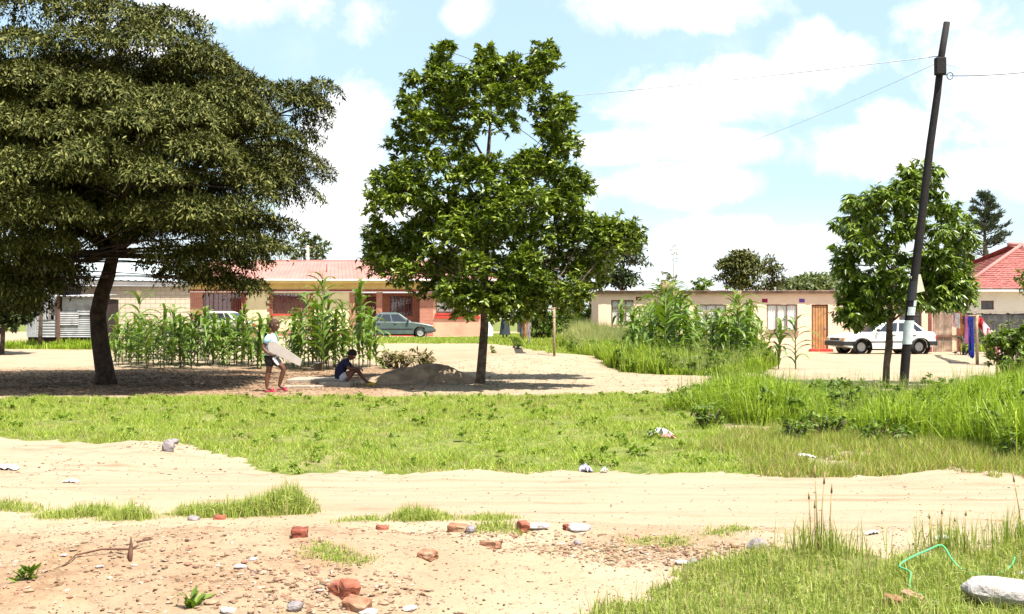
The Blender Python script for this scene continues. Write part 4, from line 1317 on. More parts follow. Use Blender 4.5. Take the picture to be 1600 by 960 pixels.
window(hF, *fo[0], 0, M['frame_brown'], M['curtain_white'], 3, M['peach_wall'])
window(hF, *fo[1], 0, M['frame_brown'], M['curtain_white'], 3, M['peach_wall'])
window(hF, *fo[2], 0, M['frame_brown'], M['curtain_white'], 3, M['roof_edge'], 0, .999, 1.0, 'wide window with white curtains beside the door')
window(hF, *fo[4], 0, M['frame_brown'], None, 3, M['peach_wall'])
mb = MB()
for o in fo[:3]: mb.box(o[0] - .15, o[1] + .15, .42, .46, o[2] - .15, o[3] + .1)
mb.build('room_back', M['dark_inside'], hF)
a, b, c, d = fo[3]
mb = MB(); mb.box(a, a + .05, .03, .12, c, d); mb.box(b - .05, b, .03, .12, c, d); mb.box(a + .052, b - .052, .03, .12, d - .05, d); mb.build('door_frame', M['post_red'], hF)
dm = MB(); dm.box(a + .05, b - .05, .085, .115, c, d - .05); door = dm.build('door', M['frame_brown'], hF)
n = 5; w = (b - a - .12) / n
for i in range(n):
    p = MB(); p.box(a + .06 + i * w + .008, a + .06 + (i + 1) * w - .008, .055, .083, c + .02, d - .06); p.build('plank', M['wood_door'], door, bevel=.006, seg=1)
mb = MB(); mb.box(b - .13, b - .09, .03, .054, 1.0, 1.08); mb.build('handle', M['rim'], door)
mb = MB(); mb.box(a - .12, b + .12, -.38, -.002, -.05, .115); mb.build('doorstep', M['sill_red'], hF, bevel=.012)
for px, py, mt_ in ((998, 467, 'fascia_red'), (1195, 470, 'cloth_crimson'), (1253, 470, 'cloth_purple')):
    mb = MB()
    for k in range(3): mb.box(X(px) - .11, X(px) + .11, -.015, .02, Z(py) - .07 + k * .05, Z(py) - .03 + k * .05)
    mb.box(X(px) - .125, X(px) + .125, -.006, .015, Z(py) - .085, Z(py) + .085)
    mb.build('air_vent', M[mt_], hF)

# --- lean-to of old sheets standing at the end of the flat roofed house
g = Vector((wx(1455, 47.2), 47.2, hz(wx(1455, 47.2), 47.2)))
tg = thing('sheet_gate', 'tall brown gate of patched old sheets at the end of the peach house', 'gate', g)
X = lambda px: wx(px, 47.2) - g.x
Z = lambda py: wz(py, 47.2) - g.z
for px in (1453, 1498):
    mb = MB(); mb.box(X(px) - .06, X(px) + .06, -.06, .06, -.3, Z(481) if px < 1460 else Z(487)); mb.build('post', M['post_red'], tg)
for (pa, pb, ya, yb, mt_) in ((1457, 1474, 487, 553, 'sheet_rust'), (1474.5, 1487, 490, 553, 'sheet_rust'), (1487.5, 1496, 493, 552, 'peach_wall')):
    mb = MB(); q = MB(); n = 14
    vs = []
    for i in range(n + 1):
        x = X(pa) + (X(pb) - X(pa)) * i / n
        y = .015 * (i % 2)
        vs += [(x, y, max(-.02, Z(yb))), (x, y, Z(ya))]
    mb.add(vs, [(2 * i, 2 * i + 2, 2 * i + 3, 2 * i + 1) for i in range(n)], 0)
    o = mb.build('metal_sheet', M[mt_], tg); s = o.modifiers.new('thick', 'SOLIDIFY'); s.thickness = .008
mb = MB(); mb.box(X(1456), X(1496), -.05, -.012, Z(527), Z(524), M=Matrix.Rotation(0, 4, 'Y')); mb.build('rail', M['frame_brown'], tg)

# --- red tiled house at the right
YT = 60.0
tx, tz = wx(1512, YT), hz(wx(1560, YT), YT)
hT = thing('tiled_house', 'pale house with a steep red tiled roof behind the black fence', 'house', (tx, YT, tz))
X = lambda px, Y=YT: wx(px, Y) - tx
Z = lambda py, Y=YT: wz(py, Y) - tz
W_ = X(1740); ze = Z(452)
ow = (X(1533), X(1553), Z(484), Z(470))
mb = MB(); wall_open(mb, 0, W_, -.3, ze - .08, 0, [ow], .25)
mb.quad((0, 0, -.3), (0, 0, ze - .08), (0, 9, ze - .08), (0, 9, -.3)); mb.quad((W_, 0, -.3), (W_, 9, -.3), (W_, 9, ze - .08), (W_, 0, ze - .08)); mb.build('wall', M['white_wall'], hT)
window(hT, *ow, 0, M['frame_brown'], None, 2, M['white_wall'])
mb = MB(); mb.box(-.62, W_ + .6, -.63, -.6, ze - .14, ze + .06); mb.build('fascia', M['white_paint'], hT)
mb = MB(); mb.box(-.6, W_ + .6, -.598, 0, ze - .076, ze - .05); mb.build('soffit', M['white_paint'], hT)
E0 = Vector((-.65, -.65, ze)); E1 = Vector((W_ + .65, -.65, ze)); K0 = Vector((X(1600, YT + 4), 4.2, wz(384, YT + 4) - tz)); K1 = Vector((W_ - 3.9, 4.2, K0.z)); F0 = Vector((-.65, 9.2, ze)); F1 = Vector((W_ + .65, 9.2, ze))


def tile_slope(mb, a, b, c, d, row=.34):
    """courses of tiles, each lapping the one below; a,b eave, c,d top (c above b)"""
    a, b, c, d = map(Vector, (a, b, c, d))
    n = int(((d - a).length + (c - b).length) / 2 / row)
    nr = (b - a).cross(d - a)
    nr = nr.normalized() if nr.length > 1e-6 else (b - a).cross(c - a).normalized()
    for i in range(n):
        t0, t1 = i / n, (i + 1) / n
        p, q = a.lerp(d, t0), b.lerp(c, t0); r, s = b.lerp(c, t1), a.lerp(d, t1)
        m = max(1, int((q - p).length / .28))
        for k in range(m):
            u0 = k / m; u1 = (k + 1) / m
            h = .055 + random.uniform(-.012, .012)
            A = p.lerp(q, u0) + nr * h; B = p.lerp(q, u1 - .06 / max(1, m) * 1) + nr * (h + .012); C = s.lerp(r, u1) + nr * .015; D = s.lerp(r, u0) + nr * .015
            mb.add([A, B, C, D, p.lerp(q, u0) - nr * .0, p.lerp(q, u1)], [(0, 1, 2, 3), (4, 5, 1, 0)], 0)


mb = MB(); mb.quad(E0, E1, K1, K0); mb.quad(F1, F0, K0, K1); mb.poly([E0, K0, F0]); mb.poly([E1, F1, K1])
rf = mb.build('roof', M['roof_tile'], hT)
mb = MB(); tile_slope(mb, E0, E1, K1, K0); tile_slope(mb, F0, E0, K0, K0)
tag(mb.build('roof_tiles', M['roof_tile'], rf), kind='stuff')
mb = MB(); mb.tube([E0 + Vector((0, 0, .06)), K0 + Vector((0, 0, .09))], .11, 8); mb.tube([K0 + Vector((0, 0, .09)), K1 + Vector((0, 0, .09))], .11, 8); mb.build('ridge_tiles', M['roof_pink'], rf)

# --- black board fence in front of it
Yk = 53.0
kx = wx(1512, Yk); kz = hz(kx, Yk)
tf = thing('board_fence', 'black board fence with a pale top rail in front of the tiled house', 'fence', (kx, Yk, kz))
X = lambda px: wx(px, Yk) - kx
zt = wz(489, Yk) - kz
n = 62
for i in range(n):
    a = i * .132
    mb = MB(); mb.box(a, a + .118, 0, .025, -.1, zt - .02 - random.uniform(0, .05)); mb.build('board', M['dark_fence'], tf)
mb = MB(); mb.box(-.05, n * .132, -.04, .06, zt, zt + .07); mb.build('rail', M['concrete'], tf)
for i in range(5):
    mb = MB(); mb.box(i * 1.95, i * 1.95 + .1, .027, .13, -.2, zt - .01); mb.build('post', M['dark_fence'], tf)

# --- pale block building with blue sheet roof, left
Yb = 50.0
bx = wx(172, Yb); bz = hz(wx(230, Yb), Yb)
hB = thing('block_building', 'pale concrete block building with a light blue sheet roof behind the left maize row', 'building', (bx, Yb, bz))
X = lambda px, Y=Yb: wx(px, Y) - bx
Z = lambda py, Y=Yb: wz(py, Y) - bz
zt = Z(447)
wdt = 3.53
hB.rotation_euler = (0, 0, rad(17))
mb = MB(); mb.box(0, wdt, .012, .2, -.2, zt); mb.box(0, .2, .2, 7, -.2, zt); mb.box(wdt - .2, wdt, .2, 7, -.2, zt)
mb.box(X(128), -.01, .5, .7, -.2, zt)
wl = mb.build('wall', M['mortar'], hB)
bw, bh = .40, .19
rows = int(zt / bh); cols = int(wdt / bw)
blk = MB(); blk.box(0, bw - .014, -.006, .011, 0, bh - .014); blk_me = blk.mesh('block', M['block'])
half = MB(); half.box(0, bw / 2 - .014, -.006, .011, 0, bh - .014); half_me = half.mesh('block', M['block'])
sx = wdt / (cols * bw)
for r in range(rows):
    off = (bw / 2) if r % 2 else 0
    xs = [0] + [off + bw * k for k in range(cols) if off + bw * k > 0] if off else [bw * k for k in range(cols)]
    for k, x in enumerate(xs):
        hf = (off and k == 0) or x + bw > cols * bw + .01
        o = link('block', half_me if hf else blk_me, wl, (x * sx, random.uniform(-.004, .001), r * zt / rows)); o.scale = (sx, 1, zt / rows / bh)
mb = MB(); mb.box(X(133), wdt + .12, -.25, -.2, Z(446.5), Z(438)); mb.build('fascia', M['fascia_grey'], hB)
Q0 = (X(124), -.28, Z(437)); Q1 = (wdt + .12, -.28, Z(440)); Q2 = (wdt * .42, 3.5, Z(437) + 1.15); Q3 = (-2.2, 3.5, Z(437) + 1.15)
mb = MB(); roof_sheet(mb, Q0, Q1, Q2, Q3, .3, .035); mb.poly([Q1, (Q1[0], 7.3, Q1[2]), Q2]); mb.quad((X(124), 7.3, Q0[2]), Q3, Q2, (Q1[0], 7.3, Q1[2])); mb.build('roof', M['roof_blue'], hB)

# --- tin shack
Ys = 45.5
sx0 = wx(42, Ys); sz = hz(wx(90, Ys), Ys)
hS = thing('tin_shack', 'small shack of patched whitish metal sheets left of the block building', 'shack', (sx0, Ys, sz))
X = lambda px: wx(px, Ys) - sx0
Z = lambda py: wz(py, Ys) - sz


def sheet(name, pa, pb, ya, yb, yo, mt_, par, horiz=False, n=12, tilt=0):
    a, b, c, d = X(pa), X(pb), Z(yb), Z(ya)
    mb = MB(); vs = []
    for i in range(n + 1):
        t = i / n; o = .018 * (i % 2)
        if horiz: z = c + (d - c) * t; vs += [(a, yo + o, z), (b, yo + o, z + tilt)]
        else: x = a + (b - a) * t; vs += [(x, yo + o, c), (x, yo + o, d + tilt * t)]
    mb.add(vs, [(2 * i, 2 * i + 2, 2 * i + 3, 2 * i + 1) for i in range(n)], 0)
    o = mb.build(name, M[mt_], par); s = o.modifiers.new('thick', 'SOLIDIFY'); s.thickness = .006; s.offset = 0
    return o


for (pa, pb, ya, yb, yo, mt_, h_) in ((41, 60, 466, 527, .03, 'sheet_white', False), (58, 76, 462, 500, .0, 'sheet_white', False), (58, 90, 500, 527, .03, 'sheet_white', True), (75, 91, 440, 476, .02, 'sheet_white', False),
                                      (75, 79, 476, 500, .02, 'sheet_white', False), (84, 91, 476, 500, .02, 'sheet_white', False), (97, 122, 464, 488, -.02, 'sheet_white', True), (121, 150, 464, 492, -.05, 'sheet_white', True),
                                      (92, 124, 487, 508, -.07, 'sheet_white', True), (122, 152, 491, 510, -.01, 'sheet_white', True), (92, 152, 507, 527, -.03, 'sheet_white', True)):
    sheet('metal_sheet', pa, pb, ya, yb, yo, mt_, hS, h_)
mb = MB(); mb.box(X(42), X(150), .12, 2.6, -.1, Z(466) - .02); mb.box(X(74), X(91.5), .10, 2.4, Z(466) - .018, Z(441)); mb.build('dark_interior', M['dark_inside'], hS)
mb = MB(); mb.box(X(77), X(84.5), .03, .06, Z(493), Z(472)); mb.build('shutter', M['sheet_rust'], hS)
mb = MB(); roof_sheet(mb, (X(70), -.15, Z(440)), (X(108), -.15, Z(440)), (X(108), 2.6, Z(435)), (X(70), 2.6, Z(435)), .2, .03); mb.build('roof', M['roof_blue'], hS)
mb = MB(); roof_sheet(mb, (X(88), -.25, Z(463)), (X(155), -.25, Z(464)), (X(155), 2.6, Z(459)), (X(88), 2.6, Z(459)), .2, .03); mb.build('low_roof', M['sheet_white'], hS)
mb = MB(); mb.box(X(91), X(91) + .1, -.12, -.02, -.1, Z(462)); mb.build('post', M['frame_brown'], hS)

# ------------------------------------------------------------------ cars
def arc(cx, cz, r, a0, a1, n):
    return [(cx + r * math.cos(rad(a0 + (a1 - a0) * i / n)), cz + r * math.sin(rad(a0 + (a1 - a0) * i / n))) for i in range(n + 1)]


def loft(mb, secs, mi=0):
    """closed rings of equal length joined along; secs: lists of points"""
    n = len(secs[0]); vs = [p for s in secs for p in s]; fs = []
    for i in range(len(secs) - 1):
        for k in range(n):
            fs.append((i * n + k, i * n + (k + 1) % n, (i + 1) * n + (k + 1) % n, (i + 1) * n + k))
    fs.append(tuple(range(n - 1, -1, -1))); fs.append(tuple((len(secs) - 1) * n + k for k in range(n)))
    mb.add(vs, fs, mi)


def make_car(name, label, loc, rz, paint, bumper, Lc=4.15, Wc=1.64, Hc=1.38, estate=0.0, belt=.86, group=None, rim='rim'):
    """front towards +x; parts: body, glasshouse, windows, wheels (tyre, rim), bumpers, lamps, mirrors, handles"""
    t = thing(name, label, 'car', loc, rz, group)
    f, r = Lc / 2, -Lc / 2
    wf, wr, R = f - .78, r + .76, .30
    A = R + .075
    prof = [(r + .02, .36), (wr - A, .24)] + arc(wr, R, A, 180, 0, 10)[1:-1] + [(wr + A, .22), (wf - A, .22)] + arc(wf, R, A, 180, 0, 10)[1:-1] + \
           [(wf + A, .24), (f - .02, .34), (f, .56), (f - .05, .70), (f - .45, .79), (f - 1.12, belt), (r + .75 - estate, belt + .04), (r + .1, belt + .02), (r, belt - .12)]
    hw = Wc / 2
    mb = MB()
    secs = []
    for y, k in ((-hw + .05, .0), (-hw, .10), (-hw + .015, .5), (hw - .015, .5), (hw, .1), (hw - .05, 0)):
        pass
    ys = [-hw, -hw + .06, hw - .06, hw]
    ring = lambda y, ins: [Vector((x + (-ins if x > 0 else ins) * (1 if abs(x) > abs(f) - .6 else 0), y, z - (ins * .7 if z > .6 else 0))) for x, z in prof]
    loft(mb, [ring(-hw, .045), ring(-hw + .05, 0), ring(hw - .05, 0), ring(hw, .045)])
    mb.build('body', M[paint], t, bevel=.02)
    # roof and pillars as one shell
    b0, b1, t0, t1 = r + .62 - estate * .9, f - 1.22, r + 1.25 - estate, f - 1.95
    hb, ht = hw - .07, hw - .24
    zb, zr = belt - .02, Hc
    zm = zr - .07
    lo = [(b0, -hb, zb), (b1, -hb, zb), (b1, hb, zb), (b0, hb, zb)]
    mi_ = [(t0 - .06, -ht, zm), (t1 + .06, -ht, zm), (t1 + .06, ht, zm), (t0 - .06, ht, zm)]
    hi = [(t0 + .12, -ht + .1, zr), (t1 - .14, -ht + .1, zr), (t1 - .14, ht - .1, zr), (t0 + .12, ht - .1, zr)]
    mb = MB(); loft(mb, [[Vector(p) for p in lo], [Vector(p) for p in mi_], [Vector(p) for p in hi]]); mb.build('cabin', M[paint], t, bevel=.03)

    def on_side(s, u, v, o=.006):   # u along, v up on the side window plane
        x0, x1 = b0 + (t0 - .06 - b0) * v, b1 + (t1 + .06 - b1) * v
        y = hb + (ht - hb) * v
        return Vector((x0 + (x1 - x0) * u, s * (y + o), zb + (zm - zb) * v))
    for s in (-1, 1):
        for (u0, u1) in ((.06, .20), (.225, .53), (.56, .90)):
            mb = MB(); q = []
            for o in (.004, .010): q.append([on_side(s, u0, .12, o), on_side(s, u1, .12, o), on_side(s, u1 - .01, .92, o), on_side(s, u0 + .01, .92, o)])
            loft(mb, q); mb.build('side_window', M['glass'], t)
    for (xa, xb, nm) in ((b1, t1 + .06, 'windscreen'), (b0, t0 - .06, 'rear_window')):
        mb = MB(); sg = 1 if nm == 'windscreen' else -1; q = []
        for o in (.004, .010):
            p = lambda v, w: Vector((xa + (xb - xa) * v + sg * o * 1.2, w * (hb + (ht - hb) * v - .07), zb + (zm - zb) * v + o))
            q.append([p(.1, -1), p(.1, 1), p(.93, 1), p(.93, -1)])
        loft(mb, q); mb.build(nm, M['glass'], t)
    for x in (wf, wr):
        for s in (-1, 1):
            w = thing_part = bpy.data.objects.new('wheel', None); COL.objects.link(w); w.parent = t; w.location = (x, s * (hw - .10), R); w.rotation_euler = (rad(90), 0, 0)
            mb = MB(); mb.lathe([(.185, -.08), (.27, -.085), (.298, -.05), (.30, 0), (.298, .05), (.27, .085), (.185, .08)], 22); mb.build('tyre', M['tyre'], w)
            mb = MB(); mb.lathe([(.001, -.05), (.05, -.062), (.09, -.04), (.15, -.05), (.186, -.074), (.186, .074), (.15, .05), (.09, .04), (.05, .062), (.001, .05)], 18); mb.build('rim', M[rim], w)
            mb = MB(); mb.lathe([(A - .005, -.30), (A - .005, .07)], 20, M=Matrix.Translation((x, s * (hw - .10), R)) @ Matrix.Rotation(rad(90), 4, 'X'))
            o = mb.build('wheel_well', M['car_black'], t)
    for sg, nm in ((1, 'front_bumper'), (-1, 'rear_bumper')):
        e = f if sg > 0 else -r
        mb = MB(); mb.box(-.0, .11, -hw + .03, hw - .03, .34, .54)
        o = mb.build(nm, M[bumper], t, bevel=.035); o.location = (e - .03, 0, 0) if sg > 0 else (-e - .08, 0, 0)
        for s in (-1, 1):
            mb = MB(); mb.box(sg * (e - .55) if sg > 0 else sg * e, sg * e if sg > 0 else sg * (e - .42), s * (hw + .004) - .012, s * (hw + .004) + .012, .36, .53)
            mb.build('bumper_end', M[bumper], t, bevel=.008)
    mb = MB(); mb.box(f - .02, f + .015, -.40, .40, .57, .66); mb.build('grille', M['car_black'], t)
    for s in (-1, 1):
        mb = MB(); mb.box(f - .06, f + .012, min(s * .45, s * (hw - .16)), max(s * .45, s * (hw - .16)), .56, .68); mb.build('headlight', M['lamp_glass'], t, bevel=.015)
        mb = MB(); mb.box(f - .20, f + .008, min(s * (hw - .15), s * (hw - .005)), max(s * (hw - .15), s * (hw - .005)), .56, .675); mb.build('indicator', M['lamp_orange'], t, bevel=.015)
        mb = MB(); mb.box(r - .012, r + .14, min(s * (hw - .34), s * (hw - .002)), max(s * (hw - .34), s * (hw - .002)), .60, .76); mb.build('tail_light', M['lamp_red'], t, bevel=.012)
        mb = MB(); mb.box(b1 - .30, b1 - .20, min(s * (hw - .04), s * (hw + .13)), max(s * (hw - .04), s * (hw + .13)), belt + .03, belt + .15); mb.build('mirror', M['car_black'], t, bevel=.02)
        for xx in (b1 - .95, b1 - 1.85):
            mb = MB(); mb.box(xx - .08, xx + .08, s * (hw + .006) - .012, s * (hw + .006) + .012, belt - .13, belt - .10); mb.build('door_handle', M['car_black'], t)
        mb = MB(); mb.box(wr + A + .03, wf - A - .03, s * (hw - .004) - .014, s * (hw - .004) + .014, .48, .53); mb.build('rub_strip', M['car_black'], t)
    mb = MB(); mb.box(wr + A, wf - A, -hw + .14, hw - .14, .16, .24); mb.build('underbody', M['car_black'], t)
    return t


g = G(1385, 553.5)
make_car('parked_car', 'white car with black bumpers parked in front of the peach house', (g.x, g.y + .7, hz(g.x, g.y + .7)), rad(180 + 9), 'car_white', 'car_black', 4.05, 1.62, 1.38, .35, .88)
cx = wx(617, 60.5)
make_car('parked_car', 'grey green car parked in front of the porch of the pink roofed house', (cx, 60.5, hz(cx, 60.5)), rad(10), 'car_green', 'car_green', 4.25, 1.68, 1.42, 0, .89)
cx = wx(333, 58)
make_car('parked_car', 'pale silver car mostly hidden by the maize row left of the standing child', (cx, 58, hz(cx, 58) + .06), rad(168), 'car_silver', 'car_black', 4.1, 1.64, 1.40, .3, .88)

# ------------------------------------------------------------------ leaning pole with its papers and wires
P0 = G(1411, 613)
tp = thing('leaning_pole', 'tall tarred wooden pole leaning to the right in front of the small round tree', 'utility pole', P0)
Yp = P0.y
pl = [(wx(a, Yp) - P0.x, -.02 * i, wz(b, Yp) - P0.z) for i, (a, b) in enumerate(((1410.5, 625), (1411, 600), (1415, 545), (1420, 490), (1426, 440), (1433, 380), (1441, 310), (1450, 230), (1461, 150), (1467, 90), (1475, 38)))]
mb = MB(); mb.tube(pl, [.092, .09, .089, .087, .085, .082, .078, .074, .070, .066, .063], 12); mb.build('shaft', M['pole_tar'], tp)
top = Vector(pl[-2])
q = Vector((wx(1462, Yp) - P0.x, -.30, wz(108, Yp) - P0.z))
mb = MB(); mb.box(q.x - .10, q.x + .10, q.y - .05, q.y + .10, q.z - .17, q.z + .17); mb.build('switch_box', M['pole_tar'], tp, bevel=.02)
mb = MB(); q2 = Vector((wx(1479, Yp) - P0.x, -.22, wz(122, Yp) - P0.z))
mb.tube([q2 + Vector((.06 * math.cos(a * .6), 0, .07 * math.sin(a * .6))) for a in range(11)], .009, 5); mb.tube([q2 + Vector((-.16, 0, .03)), q2 + Vector((-.06, 0, .02))], .015, 5); mb.build('wire_loop', M['wire'], tp)


def wrap(z0, z1, rr_, mt_, a0=-180, a1=180, nm='poster'):
    ps = []
    za, zb_ = wz(z1, Yp) - P0.z, wz(z0, Yp) - P0.z
    def cen(z):
        for i in range(len(pl) - 1):
            if pl[i][2] <= z <= pl[i + 1][2]:
                t = (z - pl[i][2]) / (pl[i + 1][2] - pl[i][2]); return Vector(pl[i]).lerp(Vector(pl[i + 1]), t)
    mb = MB(); n = 16; vs = []
    for j in range(5):
        z = za + (zb_ - za) * j / 4; c = cen(z)
        for k in range(n + 1):
            an = rad(a0 + (a1 - a0) * k / n)
            r_ = rr_ + .004 * math.sin(k * 2.3 + j * 1.7)
            vs.append((c.x + r_ * math.cos(an), c.y + r_ * math.sin(an), z))
    mb.add(vs, [(j * (n + 1) + k, j * (n + 1) + k + 1, (j + 1) * (n + 1) + k + 1, (j + 1) * (n + 1) + k) for j in range(4) for k in range(n)], 0, True)
    return mb.build(nm, M[mt_], tp)


wrap(501, 538, .096, 'paper'); wrap(480, 493, .093, 'paper', -140, 10); wrap(470, 479, .094, 'paper', -80, 20)
wrap(440, 470, .091, 'plastic_black', -200, -60)
c = Vector((wx(1430, Yp) - P0.x, -.135, wz(444, Yp) - P0.z))
mb = MB(); mb.box(-.095, .095, -.006, .006, -.17, .17, M=Matrix.Translation(c) @ Matrix.Rotation(rad(-14), 4, 'Y') @ Matrix.Rotation(rad(-12), 4, 'Z')); mb.build('notice_board', M['sign_cream'], tp)


def wire(label, pts, r=.008, sag=.3, group=None, mt_='wire', n=14):
    a, b = Vector(pts[0]), Vector(pts[1])
    o = MB(); base = a
    ps = []
    for i in range(n + 1):
        t = i / n; ps.append(a.lerp(b, t) - Vector((0, 0, sag * 4 * t * (1 - t))) - base)
    o.tube(ps, r, 4)
    w = o.build('power_line', M[mt_], None, base)
    return tag(w, label, 'power line', group)


W = lambda px, py, Y: (wx(px, Y), Y, wz(py, Y))
PT = Vector(P0) + Vector(pl[-2]); PB = Vector(P0) + q2
wire('thin pale power line running from the pole top to the far left behind both trees', [tuple(PT), W(300, 172, 60)], .009, .5, mt_='wire_pale')
wire('thin pale power line sloping down from the pole to beyond the flat roofed house', [tuple(PT - Vector((0, 0, .1))), W(1030, 262, 45)], .007, .25, mt_='wire_pale')
wire('dark power line leaving the pole loop to the right', [tuple(PB), W(1760, 85, 24)], .008, .12)
wire('grey power line to the right, above the dark one', [tuple(PT - Vector((0, 0, .15))), W(1760, 30, 24)], .006, .5, mt_='wire_pale')
wire('faint distant power line low above the pink roof', [W(380, 347, 110), W(1160, 358, 110)], .022, .3, mt_='wire_pale')
g = Vector((wx(481, 90), 90, hz(wx(481, 90), 90)))
tq = thing('thin_post', 'thin pale post standing in front of the treetop behind the pink roof', 'post', g)
mb = MB(); mb.tube([(0, 0, -.2), (0, 0, wz(384, 90) - g.z)], [.13, .10], 8); mb.build('shaft', M['sign_cream'], tq)
mb = MB(); mb.box(-.4, .4, -.05, .05, wz(386, 90) - g.z - .06, wz(386, 90) - g.z + .04); mb.build('cross_arm', M['post_wood'], tq)
g = Vector((wx(1237 / 1.0, 66), 66, hz(10, 66)))
mx_ = wx(1050, 60)
tq = thing('flower_stalk', 'thin bare stalk rising above the tall maize against the sky', 'plant', (mx_, 60, hz(mx_, 60)))
mb = MB(); zt = wz(378, 60) - hz(mx_, 60)
mb.tube([(0, 0, -.1), (.1, 0, zt * .6), (.05, 0, zt)], [.03, .02, .008], 5); mb.build('stem', M['stalk'], tq)
c = np.array([.07, 0, 0]) + np.stack([RS.randn(60) * .16, RS.randn(60) * .16, zt - RS.rand(60) * 1.2], -1)
link('bud', np_mesh('bud', *leaves(c, RS.randn(60, 3) + np.array([0, 0, .6]), RS.randn(60, 3), .12, .05), M['leaf_dry']), tq)

# ------------------------------------------------------------------ washing lines
def garment(name, label, a, b, drop, mt_, group, hang=.0, slant=0.0):
    """cloth folded over a line between points a and b, hanging down on both sides"""
    a = Vector(a); b = Vector(b); n = 8; m = 6
    base = a.lerp(b, .5)
    mb = MB()
    vs = []
    ph = random.uniform(0, 6)
    for j in range(-2, m + 1):
        for i in range(n + 1):
            t = i / n
            p = a.lerp(b, t) - base
            if j < 0: vs.append(p + Vector((0, .04 + .02 * math.sin(i * 1.3 + ph), .18 * j)))
            else:
                u = j / m
                pinch = 1 - .12 * u * hang
                vs.append(Vector((p.x * pinch + slant * u, p.y - .015 - .05 * u * math.sin(i * 1.5 + ph + u), p.z - drop * u * (1 + .04 * math.sin(i * 2 + ph)))))
    w = n + 1
    for j in range(m + 2):
        for i in range(n): mb.add([vs[j * w + i], vs[j * w + i + 1], vs[(j + 1) * w + i + 1], vs[(j + 1) * w + i]], [(0, 1, 2, 3)], 0, True)
    me = mb.mesh(name, M[mt_])
    bm = bmesh.new(); bm.from_mesh(me); bmesh.ops.remove_doubles(bm, verts=bm.verts, dist=1e-5); bm.to_mesh(me); bm.free()
    o = link(name, me, None, base)
    s = o.modifiers.new('thick', 'SOLIDIFY'); s.thickness = .008
    return tag(o, label, 'washing', group)


g = G(1527, 570)
tpst = thing('washing_post', 'leaning brown post carrying the right hand washing line', 'post', g)
Yw = g.y
mb = MB(); mb.tube([(0, 0, -.2), (-.03, 0, 1.0), (.0, 0, wz(492, Yw) - g.z)], [.055, .05, .045], 8); mb.build('shaft', M['post_wood'], tpst)
mb = MB(); mb.tube([(-.35, 0, wz(494, Yw) - g.z), (.12, 0, wz(493, Yw) - g.z)], .025, 6); mb.build('cross_arm', M['post_wood'], tpst)
e1 = Vector((g.x - .1, Yw, wz(493, Yw)))
e0 = Vector((wx(1478, 46.4), 46.4, wz(486, 46.4)))
wire('washing line between the brown gate and the leaning brown post', [tuple(e0), tuple(e1)], .006, .04, None)
nm_ = 'washing on the right hand line'
for (a, b, dp, mt_, lb_) in ((.30, .40, .55, 'cloth_rose', 'pale rose cloth at the left end of the right washing line'), (.41, .50, .5, 'cloth_white', 'small white cloth in the right washing, left half'),
                             (.51, .60, .55, 'cloth_white', 'larger white cloth in the middle of the right washing'), (.61, .67, .75, 'cloth_orange', 'narrow orange cloth on the right washing line'),
                             (.68, .73, .8, 'cloth_maroon', 'narrow maroon cloth beside the orange cloth'), (.74, .84, .95, 'cloth_pink', 'bright pink cloth beside the blue cloth'),
                             (.845, .96, 1.35, 'cloth_blue', 'long bright blue cloth hanging next to the post')):
    p, q3 = e0.lerp(e1, a), e0.lerp(e1, b)
    garment('hanging_cloth', lb_, p - Vector((0, 0, .02)), q3 - Vector((0, 0, .02)), dp, mt_, nm_, 1)
a_ = Vector((g.x + .06, Yw, wz(494, Yw))); b_ = a_ + Vector((.85, .3, -.85))
wire('slack washing line slanting down from the leaning post', [tuple(a_), tuple(b_ + Vector((.5, .2, -.3)))], .006, .02)
garment('hanging_cloth', 'pink and white towel slanting down right of the leaning post', a_.lerp(b_, .12), b_, .42, 'cloth_rose', nm_, .3)
garment('hanging_cloth', 'small red cloth at the top of the leaning post', a_ - Vector((.05, .01, 0)), a_ + Vector((.12, 0, -.08)), .22, 'cloth_red', nm_)
garment('hanging_cloth', 'small coral cloth hanging low on the gate side of the right washing line', e0.lerp(e1, .585), e0.lerp(e1, .62), .62, 'cloth_coral', nm_)

